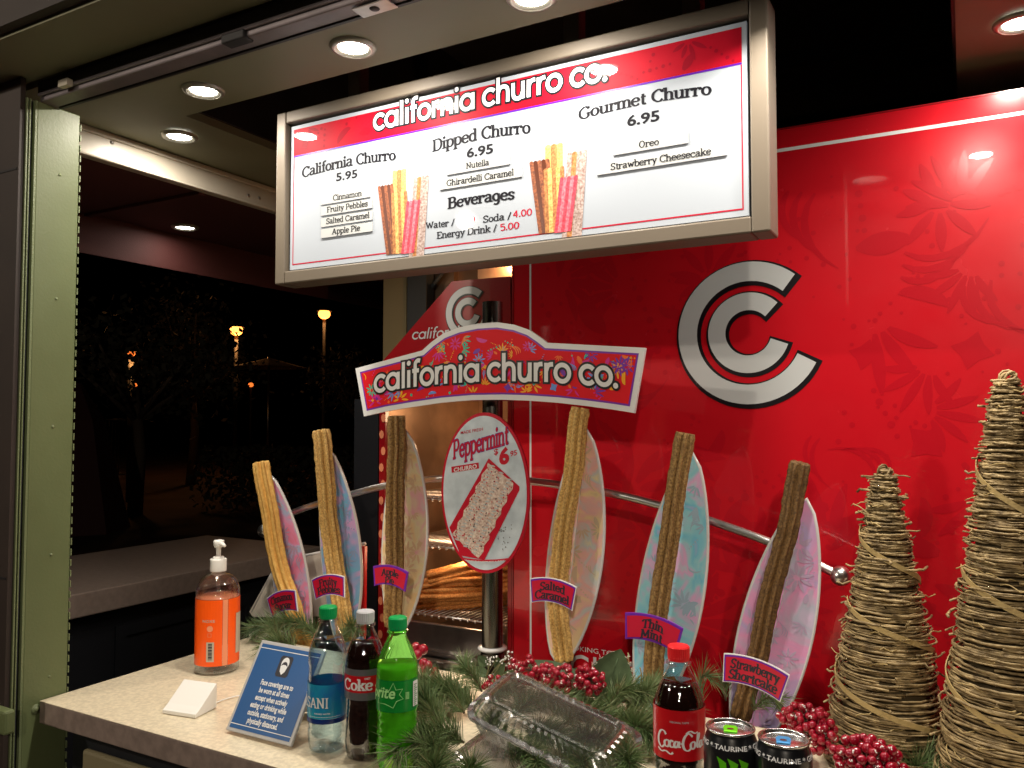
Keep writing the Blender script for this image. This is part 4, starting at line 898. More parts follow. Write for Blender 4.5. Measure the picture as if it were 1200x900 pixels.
churro('dark ridged churro leaning across the lilac grey surfboard', 'dark', ((939,540),(925,610),(905,690),(884,780),(868,842)), .0195, 6)
tag(['Cinnamon','Sugar'], 'small red tag reading Cinnamon Sugar tilted upwards', (332,706), .098, .050, 17, 1.49)
tag(['Fruity','Pebbles'], 'small red tag reading Fruity Pebbles on the blue board churro', (386,687), .102, .048, 9, 1.49)
tag(['Apple','Pie'], 'small red tag reading Apple Pie on the sandy yellow board churro', (458,676), .098, .044, -3, 1.49, 'violet')
tag(['Salted','Caramel'], 'small red tag reading Salted Caramel on the palest churro', (648,694), .104, .048, -4, 1.49)
tag(['Thin','Mint'], 'red tag with purple edge reading Thin Mint above the red capped bottle', (765,739), .114, .049, -8, 1.48, 'violet')
tag(['Strawberry','Shortcake'], 'red tag reading Strawberry Shortcake hanging above the two cans', (884,791), .114, .050, -11, 1.47)

# churros heaped inside the warmer (one mesh shape shared by copies)
hp = churro_mesh([(-.17,0,0),(-.06,.006,.004),(.06,-.005,.003),(.17,0,-.004)], .020, 11, 5)
heap = []
proto = obj('warm_churro', hp, M['churro']['fresh'])
spots = [(-1.235,1.90,0), (-1.20,1.94,0), (-1.165,1.98,0), (-1.13,2.02,0), (-1.225,1.87,.030), (-1.19,1.92,.032), (-1.15,1.955,.031), (-1.12,2.0,.033), (-1.20,1.885,.062), (-1.165,1.925,.064), (-1.13,1.96,.062), (-1.16,1.90,.094)]
hl = ['lowest churro nearest the case opening', 'second lowest churro of the heap', 'low churro half hidden deep in the heap', 'rearmost low churro of the heap', 'front churro of the second layer', 'second layer churro next to the front one', 'second layer churro towards the back', 'rearmost second layer churro', 'front churro of the third layer', 'middle churro of the third layer', 'back churro of the third layer', 'topmost churro of the heap']
for i, (x_, y_, dz) in enumerate(spots):
    o = proto if i == 0 else proto.copy()
    if i: C.objects.link(o)
    o.location = (x_+.02, y_+.03, SH[2]+.024+dz); o.rotation_euler = (rnd.uniform(0,6), R(-7+rnd.uniform(-3,3)), R(32+rnd.uniform(-7,7)))
    setp(o, label='plain orange brown ' + hl[i] + ' inside the warmer', category='churro', group='churros heaped on the wire shelf of the warmer')

# ================================================================== BOTTLES AND CANS
def at(px, py): p = P(px, py, Z=CT); return p.x, p.y
def facing(x, y): return atan2(-y, -x)
def prof(pts, sub=5): return [(max(a, 1e-4), b) for a, b in spl(pts, sub)]
def soda(name, label, px, py, r, h, shell, liquid, fill, capm, labs, waist=None):
    x, y = at(px, py); t = thing(name, label, 'bottle', (x, y, CT)); k = h/.232; ph = facing(x, y)
    base = [(.001,.006),(r*.55,.001),(r*.86,.002),(r*.97,.010),(r,.025)]
    if waist: base += [(r*.97,.055),(waist,.085),(r*.93,.105),(r,.120),(r,.150)]
    else: base += [(r*.985,.05),(r*.96,.07),(r*.985,.09),(r,.11),(r,.150)]
    base += [(r*.93,.166),(r*.72,.184),(r*.47,.200),(.0125,.209),(.0122,.216)]
    pf = prof([(a, b*k) for a, b in base], 5)
    if not waist:   # pressed rings
        pf = [(a - (.0012 if (sin(b*520) > .55 and .03 < b < .15 and a > r*.9) else 0), b) for a, b in pf]
    n = 48; mb = MB(); vs = []
    for a, b in pf:
        for q in range(n):
            an = 2*pi*q/n; foot = (1-.10*(cos(5*an)*.5+.5)) if b < .022*k else 1; vs.append((x+a*foot*cos(an), y+a*foot*sin(an), CT+b+(.004*(cos(5*an)*.5+.5) if b < .004 else 0)))
    mb.add(vs, [(j*n+q, j*n+(q+1) % n, (j+1)*n+(q+1) % n, (j+1)*n+q) for j in range(len(pf)-1) for q in range(n)], True)
    obj('bottle_body', mb, shell, t)
    if liquid:
        lp = [(a-.0012, b+.0005) for a, b in pf if b < fill*k]; lp.append((.0001, lp[-1][1]))
        mb = MB(); mb.lathe((x,y,CT), [(max(a, 1e-4), b) for a, b in lp], 40); obj('drink', mb, liquid, t)
    mb = MB(); mb.lathe((x,y,CT), [(.0118,.207*k),(.0165,.208*k),(.0165,.2105*k),(.0118,.2115*k)], 28); obj('neck_ring', mb, shell, t)
    mb = MB(); cz = .2125*k; K = 60; vs = []
    pr = [(.0140,cz),(.0145,cz+.004),(.0145,cz+.0045),(.0143,cz+.005),(.0143,cz+.017),(.0130,cz+.019),(.0001,cz+.0193)]
    for a, b in pr:
        for q in range(K): an = 2*pi*q/K; rr = a+(.0004 if (q % 2 and cz+.0048 < b < cz+.018) else 0); vs.append((x+rr*cos(an), y+rr*sin(an), CT+b))
    mb.add(vs, [(j*K+q, j*K+(q+1) % K, (j+1)*K+(q+1) % K, (j+1)*K+q) for j in range(len(pr)-1) for q in range(K)], False)
    obj('cap', mb, capm, t)
    for z0, z1, m_ in labs:
        mb = MB(); mb.lathe((x,y,CT), [(r+.0006, z0*k),(r+.0009,(z0+z1)/2*k),(r+.0006, z1*k)], 48); obj('label_wrap', mb, m_, t)
    return t, x, y, ph, k
def wrap_text(t, s, x, y, r, z0, ph, shift, w_, h, m_, bold=.02, font='b', shear=0, arc=0, lift=.0012, y1=None, wx=1.3):
    q, ww = (bfont(s, bold) if font == 'b' else text_polys(s, SERIF, wx, wx*.55, lift=5e-6)); u = .7 if font == 'b' else 7.2
    letter('lettering', fit(q, ww, shift-w_/2, 0, shift+w_/2, h, u, arc, y1, shear), cyl(x, y, r, CT+z0, ph), m_, t, lift)
# water
t, x, y, ph, k = soda('water_bottle', 'clear water bottle with green cap and blue label beside the face covering sign', 383, 877, .0315, .232, M['bottle_clear'], M['water'], .178, M['cap_green'], [(.058,.112,M['lab_blue']),(.050,.0577,M['lab_navy'])])
wrap_text(t, 'DASANI', x, y, .0325, .076, ph, -.031, .066, .016, M['white_print'], font='s')
wrap_text(t, 'PURIFIED WATER', x, y, .0325, .066, ph, -.008, .026, .0022, M['white_print'])
mb = MB(); mp_ = cyl(x, y, .0325, CT, ph); mb.flat([([(-.03+.004*i, .0615), (-.0265+.004*i, .0615), (-.0265+.004*i, .0621), (-.03+.004*i, .0621)], .0012) for i in range(13)], mp_); obj('label_line', mb, M['white_print'], t)
# diet cola
t, x, y, ph, k = soda('diet_cola_bottle', 'dark diet cola bottle with grey cap between the clear and the green bottle', 427, 886, .0315, .232, M['bottle_clear'], M['cola'], .186, M['cap_grey'], [(.098,.146,M['lab_silver'])], waist=.0285)
mb = MB(); mb.lathe((x,y,CT), [(.0324,.110),(.0326,.123),(.0324,.136)], 48); obj('label_band', mb, M['lab_red'], t)
wrap_text(t, 'Coke', x, y, .0325, .1145, ph, -.013, .050, .0165, M['white_print'], font='s', lift=.0014, wx=1.6)
wrap_text(t, 'DIET', x, y, .0325, .131, ph, .004, .009, .003, M['white_print'], lift=.0014)
# lemon lime
x_, y_ = at(465, 899)
t, x, y, ph, k = soda('lemon_lime_bottle', 'bright green lemon lime soda bottle with green cap, nearest the counter edge of the three', 465, 899, .0320, .232, M['lime_bottle'], M['lime_low'], .160, M['cap_green'], [(.094,.142,M['lab_green'])])
wrap_text(t, 'Sprite', x, y, .0328, .112, ph, -.030, .052, .0165, M['ink_green'], bold=.02, shear=.2, arc=.002, y1=.004)
mb = MB(); mp_ = cyl(x, y, .0328, CT, ph)
sp = [(-.034,.106),(-.026,.130),(-.012,.128),(-.006,.1395),(-.002,.129),(.008,.130),(.003,.122),(.009,.115),(-.001,.112),(-.006,.102),(-.018,.107)]
mb.flat([(q, .0011) for q in ribbon(sp, .001, .001, 0, True)], mp_); obj('label_burst', mb, M['ink_green'], t)
mb = MB(); mb.flat([([(.026,.100),(.038,.100),(.038,.138),(.026,.138)], .0011)], mp_); obj('nutrition_box', mb, M['white_print'], t)
mb = MB(); mb.flat([([(.0275,.102+.003*i),(.0275+.005+.004*((i*7) % 3)/2,.102+.003*i),(.0275+.005+.004*((i*7) % 3)/2,.1032+.003*i),(.0275,.1032+.003*i)], .0013) for i in range(11)], mp_); obj('nutrition_lines', mb, M['lab_green'], t)
mb = MB(); mb.flat([([(.0125,.114+.0018*i),(.0185,.114+.0018*i),(.0185,.1149+.0018*i),(.0125,.1149+.0018*i)], .0012) for i in range(6)], mp_); obj('label_code', mb, M['ink_green'], t)
# red cola, half out of the frame
t, x, y, ph, k = soda('cola_bottle', 'dark cola bottle with red cap and red label in front of the sky blue surfboard', 797, 970, .0335, .240, M['bottle_clear'], M['cola'], .187, M['cap_red'], [(.096,.158,M['lab_red'])])
q, w_ = text_polys('_', SERIF, 1, 1)
def script_line(t, x, y, r, z0, ph, m_):
    """flowing script logo drawn as swelling strokes"""
    mp_ = cyl(x, y, r, CT+z0, ph); S_ = .0058; out = []
    strokes = [
     [(-3.3,2.4),(-3.9,3.1),(-4.8,2.9),(-5.5,1.6),(-5.4,.2),(-4.6,-.6),(-3.8,-.1)], [(-5.6,-.9),(-4.6,-1.5),(-3.4,-1.2),(-2.2,-1.7),(-1.6,-1.3)],
     [(-3.0,1.3),(-3.6,.9),(-3.6,.1),(-3.0,-.2),(-2.5,.4),(-2.6,1.1),(-3.0,1.3)], [(-1.5,1.1),(-2.0,1.3),(-2.4,.6),(-2.1,-.1),(-1.5,0),(-1.1,.4)],
     [(-.3,1.1),(-.9,1.2),(-1.3,.5),(-1.0,-.1),(-.5,.3),(-.2,1.2),(-.3,.1),(.2,.1)], [(.15,.75),(.5,.85)],
     [(3.0,2.3),(2.1,3.0),(1.2,2.4),(.7,1.0),(1.0,-.3),(1.9,-.7),(2.7,-.1)], [(3.2,1.2),(2.6,.8),(2.6,0),(3.1,-.4),(3.6,.1),(3.6,.9),(3.2,1.2)],
     [(3.9,.2),(4.6,1.6),(4.9,2.7),(4.5,2.7),(4.3,1.3),(4.3,0),(4.7,-.2)], [(5.7,1.1),(5.2,1.1),(4.9,.3),(5.2,-.3),(5.6,.1),(5.8,1.1),(5.8,0),(6.3,.1)],
     [(1.4,2.9),(2.4,3.5),(3.6,3.0),(4.4,3.2)]]
    for k_, s_ in enumerate(strokes):
        for q in ribbon(spl(s_, 6), .62, .26): out.append(([(a*S_*.93, b*S_) for a, b in q], k_*2e-5))
    letter('script_lettering', out, mp_, m_, t, .0012)
script_line(t, x, y, .0342, .118, ph+.02, M['white_print'])
wrap_text(t, 'ORIGINAL TASTE', x, y, .0342, .148, ph, 0, .024, .0022, M['cap_grey'])
# cans
def can(label, px, py, tabm, clawm):
    ztop = CT+.157; p = P(px, py, Z=ztop); x, y = p.x, p.y; ph = facing(x, y)
    t = thing('energy_drink_can', label, 'can', (x, y, CT), 'black energy drink cans by the cola bottle')
    mb = MB(); mb.lathe((x,y,CT), prof([(.001,.006),(.020,.004),(.026,.001),(.0325,.010),(.0330,.02),(.0330,.130),(.0325,.138),(.0300,.147),(.0285,.1515),(.0283,.1535)], 4), 48); obj('can_body', mb, M['can_black'], t)
    mb = MB(); mb.lathe((x,y,CT), [(.0284,.1536),(.0298,.1545),(.0302,.1560),(.0296,.1572),(.0284,.1566),(.0272,.1535),(.0262,.1520),(.0250,.1530),(.0001,.1532)], 48); obj('can_lid', mb, M['alu'], t)
    mpt = plane((x, y, CT+.1535), (cos(ph+pi/2), sin(ph+pi/2), 0), (cos(ph+pi), sin(ph+pi), 0), (0,0,1))
    mb = MB(); mb.slab([(-.008,-.012),(.008,-.012),(.009,.002),(.006,.008),(-.006,.008),(-.009,.002)], mpt, .0022); bevel(obj('pull_tab', mb, tabm, t), .0008)
    mb = MB(); mb.flat([(disc(0, -.005, .0042, .003), .0024)], mpt); obj('tab_hole', mb, M['alu'], t)
    mb = MB(); mb.flat([(q, .0003) for q in ribbon([(.013*cos(2*pi*i/20), .011+.009*sin(2*pi*i/20)) for i in range(20)], .0007, .0007, 0, True)], mpt); obj('mouth_score', mb, M['lab_silver'], t)
    s_ = '* GINSENG * TAURINE * GINSENG * '; q, w_ = bfont(s_, .01)
    mpc = cyl(x, y, .0326, CT, ph)
    q = fit(q, w_, -.080, 0, .080, .0055, .7); letter('lettering', [(a, b) for a, b in q], lambda u_, v_, d=0: Vector((x+(.0321-.30*v_+d)*cos(ph+u_/.0326), y+(.0321-.30*v_+d)*sin(ph+u_/.0326), CT+.1385+v_)), M['white_print'], t, .0012)
    cl = []
    for i, (cx, l) in enumerate(((-.013, .072), (0, .060), (.013, .075))):
        g_ = random.Random(i); Lp = []; Rp = []
        for j in range(10):
            s = j/9; z_ = .124-l*s; wdt = .0052*(1-s)**.6+.0004; wob = .0016*sin(j*2.3+i)
            Lp.append((cx+wob-wdt, z_+g_.uniform(-.001,.001))); Rp.append((cx+wob+wdt*.6, z_))
        for j in range(9): cl.append(([Lp[j], Lp[j+1], Rp[j+1], Rp[j]], 0))
        cl.append(([(cx-.008, .130), (cx-.0052, .122), (cx+.004, .124)], 0))
    letter('claw_emblem', cl, cyl(x, y, .0330, CT, ph+.12), clawm, t, .0008)
can('black energy drink can with bright green pull tab next to the cola bottle', 856, 851, M['tab_green'], M['claw'])
can('black energy drink can with blue pull tab beside the dark red berries', 918, 864, M['tab_blue'], M['claw_blue'])

# ================================================================== SANITIZER, CARD READER, NOTICE
x, y = at(254, 785); ph = facing(x, y)
t = thing('sanitizer_bottle', 'clear pump bottle with a bright orange wrap standing on the counter by the green post', 'pump bottle', (x, y, CT))
pf = prof([(.001,.004),(.038,.001),(.0440,.006),(.0455,.02),(.0455,.160),(.0440,.178),(.0360,.196),(.0235,.206),(.0155,.210),(.0150,.216)], 5)
mb = MB(); mb.lathe((x,y,CT), pf, 48); obj('bottle_body', mb, M['bottle_clear'], t)
mb = MB(); mb.lathe((x,y,CT), [(max(a-.002,1e-4), b+.001) for a, b in pf if b < .165]+[(.0001,.164)], 40); obj('gel_fill', mb, M['gel'], t)
mb = MB(); mp_ = cyl(x, y, .0458, CT, ph); 
def arcpatch(a0, a1, z0, z1, m_, nm, lift=.0004):
    n = 24; mb = MB(); mb.flat([([(a0+(a1-a0)*i/n, z0), (a0+(a1-a0)*(i+1)/n, z0), (a0+(a1-a0)*(i+1)/n, z1), (a0+(a1-a0)*i/n, z1)], lift) for i in range(n)], mp_); obj(nm, mb, m_, t)
arcpatch(-.135, .010, .020, .158, M['orange'], 'label_wrap'); arcpatch(.022, .110, .020, .158, M['orange'], 'label_wrap')
arcpatch(.0105, .0215, .020, .158, M['orange_soft'], 'label_gap', .0002)
mb = MB(); mb.lathe((x,y,CT), [(.0445,.1585),(.0001,.1586)], 40); obj('gel_surface', mb, M['orange_soft'], t)
wrap_text(t, 'NOXE', x, y, .0458, .112, ph, -.018, .026, .0056, M['barcode'], bold=.01)
mb = MB(); mb.flat([(disc(-.015, .099, .0065, n=18), .0012)], mp_); mb.flat([(q_, .0012) for q_ in ribbon([(-.019,.082),(-.012,.082),(-.012,.089),(-.019,.089)], .0012, .0012, 0, True)], mp_); obj('label_mark', mb, M['orange_soft'], t)
arcpatch(-.022, -.006, .030, .071, M['barcode'], 'barcode_box', .0012)
mb = MB(); mb.flat([([(-.018, .034+.0023*i), (-.010, .034+.0023*i), (-.010, .0352+.0023*i+.0005*(i % 3)), (-.018, .0352+.0023*i+.0005*(i % 3))], .0014) for i in range(15)], mp_); obj('barcode_lines', mb, M['ink'], t)
arcpatch(.042, .066, .040, .125, M['barcode'], 'text_box', .0012)
mb = MB(); mb.lathe((x,y,CT), prof([(.0165,.212),(.0172,.214),(.0172,.236),(.0160,.238),(.0120,.2385),(.0115,.243),(.0080,.244)], 2), 32); obj('pump_collar', mb, M['white_plastic'], t)
mb = MB(); mb.lathe((x,y,CT), [(.0050,.242),(.0052,.262),(.0085,.263),(.0110,.267),(.0115,.276),(.0100,.2785),(.0001,.279)], 28)
d = Vector((cos(ph+.5), sin(ph+.5), 0)); mb.tube([Vector((x,y,CT+.271)), Vector((x,y,CT+.271))+d*.018, Vector((x,y,CT+.268))+d*.026], [.0052,.0045,.0032], 10); obj('pump_head', mb, M['white_plastic'], t)
mb = MB(); mb.tube([(x,y,CT+.21),(x+.002,y,CT+.12),(x,y+.004,CT+.015)], .0028, 8); obj('dip_tube', mb, M['clear'], t)

# card reader: a white wedge
a = P(190, 836, Z=CT+.001); b = P(229, 842, Z=CT+.001); c = P(254, 829, Z=CT+.001); a, b, c = [Vector((p.x, p.y, 0)) for p in (a, b, c)]
d_ = a + (c-b); t = thing('card_reader', 'white wedge shaped card reader dock lying on the counter in front of the sanitizer', 'card reader', ((a+c)/2).to_tuple()[:2]+(CT,))
mb = MB(); Z0 = CT+.001; hf, hb = .007, .044
e = (c-b).normalized(); n_ = Vector((-e.y, e.x, 0))
def lerp(p, q, s): return p*(1-s)+q*s
pr = [(0,0),(1,0),(1,hb),(.96,hb+.001),(.25,hf+.008),(.05,hf+.001),(0,hf)]
vs = [Vector((*lerp(a, d_, s).xy, Z0+h)) for s, h in pr] + [Vector((*lerp(b, c, s).xy, Z0+h)) for s, h in pr]
N = len(pr); mb.add(vs, [tuple(range(N))[::-1], tuple(range(N, 2*N))] + [(i, (i+1) % N, N+(i+1) % N, N+i) for i in range(N)])
bevel(obj('dock', mb, M['white_plastic'], t), .003, 3)
cb = [tuple(P(*q, Z=CT+.003)) for q in ((252,824),(262,820),(276,816),(292,813),(306,806),(330,790))]
mb = MB(); mb.tube(spl(cb), .0012, 6); setp(obj('reader_cable', mb, M['white_plastic']), label='thin pale cable running across the counter from the card reader', category='cable')

# notice
bl = P(267, 856, Z=CT+.003); br = P(343, 876, Z=CT+.003)
ux = (br-bl).normalized(); wd = (br-bl).length; back = Vector((-ux.y, ux.x, 0)); back = back if back.y > 0 else -back
th = R(31); uz = (back*sin(th)+Vector((0,0,1))*cos(th)); nn = ux.cross(uz); nn = nn if nn.y < 0 else -nn
t = thing('notice_stand', 'slanted blue tabletop notice about face coverings leaning back on the counter', 'notice', bl)
mp_ = plane(bl, ux, uz, nn); H = .157
mb = MB(); mb.slab([(0,0),(wd,0),(wd,H),(0,H)], mp_, .006); bevel(obj('panel', mb, M['sign_grey'], t), .0015)
mb = MB(); bx = bl+ux*wd*.25+uz*H*.8; b2 = bl+ux*wd*.75+uz*H*.8
mb.add([bx, b2, Vector((*(b2+back*.07).xy, CT+.002)), Vector((*(bx+back*.07).xy, CT+.002))], [(0,1,2,3)]); obj('back_stay', mb, M['sign_grey'], t)
letter('blue_face', [([(.006,.006),(wd-.006,.006),(wd-.006,H-.006),(.006,H-.006)], 0)], mp_, M['sign_blue'], t, .0064)
letter('white_rule', [([(.006,.0125),(wd-.006,.0125),(wd-.006,.0137),(.006,.0137)], 0), ([(.006,H-.0137),(wd-.006,H-.0137),(wd-.006,H-.0125),(.006,H-.0125)], 0)], mp_, M['white_print'], t, .0067)
for i, l in enumerate(['Face coverings are to','be worn at all times','except when actively','eating or drinking while','outside, stationary, and','physically distanced.']):
    q, w_ = bfont(l, .03); ww = min(wd*.80, w_*.0125*.70); z_ = .083-.0128*i
    letter('lettering', fit(q, w_, wd/2-ww/2, z_, wd/2+ww/2, .0088, .7), mp_, M['white_print'], t, .0068)
rr = [(wd/2+a_, .119+b_) for a_, b_ in [(-.011,-.018),(.011,-.018),(.0145,-.0145),(.0145,.0145),(.011,.018),(-.011,.018),(-.0145,.0145),(-.0145,-.0145)]]
letter('icon_box', [(rr, 0)], mp_, M['ink'], t, .0067)
letter('icon_head', [(disc(wd/2, .124, .0088, .0105, 20), 0)], mp_, M['white_print'], t, .0069)
letter('icon_face', [(disc(wd/2, .1165, .0078, .0105, 18), 0)], mp_, M['ink'], t, .0071)
letter('icon_mask', [([(wd/2-.0078,.119),(wd/2-.003,.1215),(wd/2+.003,.1215),(wd/2+.0078,.119),(wd/2+.0058,.110),(wd/2,.1045),(wd/2-.0058,.110)], 0)], mp_, M['white_print'], t, .0073)

# ================================================================== CLAMSHELL CONTAINERS
def rrect(L, W, r, n):
    """n points evenly spaced round a rounded rectangle"""
    a, b = L/2-r, W/2-r; seg = [2*a, pi*r/2, 2*b, pi*r/2]*2; tot = sum(seg); out = []
    cs = [(a, -b, -90), (a, b, 0), (-a, b, 90), (-a, -b, 180)]; st = [(-a, -b-r, 1, 0), (a+r, -b, 0, 1), (a, b+r, -1, 0), (-a-r, b, 0, -1)]
    for i in range(n):
        d = tot*i/n; k = 0
        while d > seg[k]: d -= seg[k]; k += 1
        q = k//2
        if k % 2 == 0: x_, y_, ux_, uy_ = st[q]; out.append((x_+ux_*d, y_+uy_*d))
        else: x_, y_, a0 = cs[q]; t_ = R(a0)+d/r; out.append((x_+r*cos(t_), y_+r*sin(t_)))
    return out
def clam(label, c, L, Wd, hl, hb_, rz, rx, ry):
    t = thing('clamshell_container', label, 'food container', c, 'clear plastic clamshells on the pine garland')
    t.rotation_euler = (rx, ry, rz); n = 384
    def half(h, sgn_, nm, ins):
        mb = MB(); vs = []; prof_ = [(0,0),(.04,.10),(.35,.55),(.8,.93),(1,1)]
        base = rrect(L, Wd, .022, n); top = rrect(L-2*ins, Wd-2*ins, .016, n)
        for s_, hh in prof_:
            for i in range(n):
                (x0, y0), (x1, y1) = base[i], top[i]; x_, y_ = x0+(x1-x0)*s_, y0+(y1-y0)*s_
                ph_ = (i % 8)/8; rib = (.0022 if ph_ < .5 else -.0022) if .03 < s_ < .9 else 0
                l = hypot(x_, y_); vs.append((x_-x_/l*rib, y_-y_/l*rib, sgn_*hh*h))
        for f1, dz in ((.93, .002), (.86, -.003), (.80, -.003), (.76, 0), (.02, 0)):
            for i in range(n): vs.append((top[i][0]*(1-(1-f1)*.5), top[i][1]*f1, sgn_*(h+dz)) if f1 > .05 else (top[i][0]*.02, top[i][1]*.02, sgn_*h))
        R_ = len(prof_)+5
        mb.add(vs, [(j*n+i, j*n+(i+1) % n, (j+1)*n+(i+1) % n, (j+1)*n+i) for j in range(R_-1) for i in range(n)], False)
        mb.v = [tuple(Vector(v)+Vector(c)) for v in mb.v]; obj(nm, mb, M['clam'], t)
    half(hl, 1, 'lid', .016); half(hb_, -1, 'tray', .020)
    for dz, nm in ((.0012, 'lid_rim'), (-.0026, 'tray_rim')):
        a_ = rrect(L+.016, Wd+.016, .028, 96); b_ = rrect(L-.002, Wd-.002, .022, 96); vs = []
        for hh in (0, .0014):
            for q in (a_, b_): vs += [Vector(c)+Vector((x_, y_, dz+hh+.0006*sin(i*1.7))) for i, (x_, y_) in enumerate(q)]
        m = 96; fs = []
        for i in range(m):
            k_ = (i+1) % m; fs += [(i,k_,m+k_,m+i), (2*m+i,3*m+i,3*m+k_,2*m+k_), (i,2*m+i,2*m+k_,k_), (m+i,m+k_,3*m+k_,3*m+i)]
        mb = MB(); mb.add(vs, fs); obj(nm, mb, M['clam_rim'], t)
    return t
clam('upper clear ribbed clamshell tilted on top of the pine garland', P(648, 850, Y=1.16), .245, .12, .026, .052, R(-4), R(16), R(13))
clam('lower clear ribbed clamshell beneath the other one, cut by the photo bottom', P(625, 918, Y=1.10), .26, .125, .024, .02, R(-3), R(8), R(8))

# ================================================================== GREENERY
def pine(label, base, L, d, seed, n=420, nl=.055, spread=1.0, m_='pine'):
    g = random.Random(seed); base = Vector(base); d = Vector(d).normalized(); t = thing('pine_sprig', label, 'pine sprig', base, 'artificial pine sprigs of the counter garland')
    side = d.cross(Vector((0,0,1))); side = side.normalized() if side.length > .05 else Vector((1,0,0)); sp = []
    for i in range(9): s = i/8; sp.append(base + d*L*s + Vector((0,0,1))*(.02*sin(s*3)) + side*.01*sin(s*5+seed))
    mb = MB(); mb.tube(sp, [.0022*(1-.6*i/8) for i in range(9)], 5); obj('stem', mb, M['wood'], t)
    A = MB(); B = MB()
    for k in range(int(n*1.45)):
        s = g.random()*.98; i = int(s*8); p = sp[i].lerp(sp[i+1], s*8-i); tt = (sp[i+1]-sp[i]).normalized(); a = g.uniform(0, 2*pi)
        n1 = tt.cross(Vector((.3,.2,1))).normalized(); n2 = tt.cross(n1); out = n1*cos(a)+n2*sin(a); q = g.uniform(.5, 1.15)*spread
        dr = (tt*cos(q)+out*sin(q)).normalized(); l = nl*g.uniform(.6, 1.25); w_ = dr.cross(Vector((g.uniform(-1,1), g.uniform(-1,1), g.uniform(-1,1)))).normalized()*.00062
        bend = Vector((0,0,-1))*l*g.uniform(0,.18)+out*l*g.uniform(-.1,.12); m1 = p+dr*l*.5+bend*.3; e = p+dr*l+bend
        for v in (m1, e):
            if v.z < CT+.002: v.z = CT+.002+g.random()*.003
        (B if g.random() < .12 else A).add([p-w_, p+w_, m1+w_, m1-w_, e], [(0,1,2,3), (3,2,4)])
    obj('needles', A, M[m_], t, kind='stuff'); obj('pale_needles', B, M['pine_dry'], t, kind='stuff')
g = random.Random(31); seed = 100
PL = [  # place in the photograph on the counter, direction, length, needles, needle length, where it lies
 ((330,752),(-1,.1,.12),.10,420,.050,'behind the notice stand'), ((372,748),(-.9,-.3,.25),.11,420,.050,'by the foot of the rose board'),
 ((345,762),(-.7,-.5,.05),.07,300,.045,'touching the notice edge'), ((400,752),(.6,-.3,.4),.08,300,.045,'between two board feet'),
 ((405,828),(.1,.3,.5),.05,110,.04,'between the clear and dark bottles'), ((520,885),(-.3,-.5,.1),.08,520,.048,'low beside the green soda bottle'),
 ((520,850),(-.4,-.2,.25),.09,560,.050,'beside the shoulder of the green soda bottle'), ((545,835),(-.6,-.1,.25),.09,560,.048,'near the end corner of the clamshell'),
 ((545,872),(-.5,-.6,.05),.10,620,.050,'under the end corner of the clamshell'), ((560,812),(-.3,.1,.3),.06,300,.04,'behind the clamshell corner near small leaves'),
 ((600,840),(.2,.1,.05),.10,420,.042,'under the clamshell middle'), ((660,850),(.4,.1,.05),.10,420,.042,'under the far end of the clamshell'),
 ((735,835),(.3,.1,.2),.07,460,.045,'behind the rounded end of the clamshell'), ((742,862),(.3,-.3,.1),.07,520,.046,'beside the rounded end of the clamshell'),
 ((738,892),(.2,-.9,.1),.08,560,.046,'near the cola bottle base'), ((752,825),(.3,.2,.2),.05,260,.038,'below the sky blue board'),
 ((820,825),(.2,.2,.8),.05,90,.045,'standing up behind the cola bottle'), ((852,822),(.1,.2,.9),.06,90,.045,'standing up at the foot of the lilac board'),
 ((885,835),(.5,.3,.2),.05,160,.04,'between the cans and the lilac board'), ((965,880),(.3,.3,.2),.05,160,.04,'between berries and small twig cone'),
 ((1065,905),(.5,-.2,.1),.07,420,.045,'between the two twig cones'), ((1095,930),(.3,-.4,.1),.08,420,.045,'at the foot of the tall twig cone'),
 ((505,905),(.4,-.7,.05),.08,520,.048,'at the lower photo edge beside the green bottle'), ((715,840),(.1,.2,.15),.06,360,.042,'below the large felt leaf'),
 ((545,905),(.5,-.6,.0),.08,420,.044,'under the lower clamshell'), ((575,850),(.3,-.3,.0),.10,620,.040,'pressed flat under the clamshell tray'),
 ((625,860),(.4,-.2,.0),.10,620,.040,'pressed flat under the middle of the tray'), ((680,868),(.3,-.2,.0),.10,620,.040,'pressed flat under the far tray corner'),
 ((600,885),(.4,-.3,.0),.10,620,.038,'between the upper and lower clamshell'), ((665,893),(.3,-.3,.0),.09,620,.038,'under the far end of the lower clamshell'),
 ((640,820),(.4,.0,.0),.11,560,.040,'running along behind the clamshell'), ((500,830),(-.2,.1,.15),.06,420,.042,'behind the green soda bottle under the shiny berries'),
 ((500,868),(.3,-.4,.05),.09,560,.044,'at the foot of the green soda bottle'), ((530,822),(-.3,-.2,.1),.07,520,.042,'between the shiny berries and the clamshell'),
 ((572,822),(.2,.1,.02),.07,460,.038,'under the small oval leaves'), ((700,822),(.3,.1,.1),.07,460,.040,'between berry heap and felt leaf'), ((770,850),(.1,.3,.1),.07,460,.042,'behind the cola bottle shoulder'),
 ((712,860),(.3,.1,.05),.08,560,.042,'bunched at the rounded end of the clamshell'), ((555,830),(-.4,-.2,.1),.08,560,.044,'fanning out from the pointed clamshell corner')]
for i, ((px, py), d, L, nn_, nl_, wh_) in enumerate(PL):
    pine('green pine sprig ' + wh_, P(px, py, Z=CT+.016), L, d, 200+i, nn_, nl_, .6 if nn_ < 100 else 1.0)
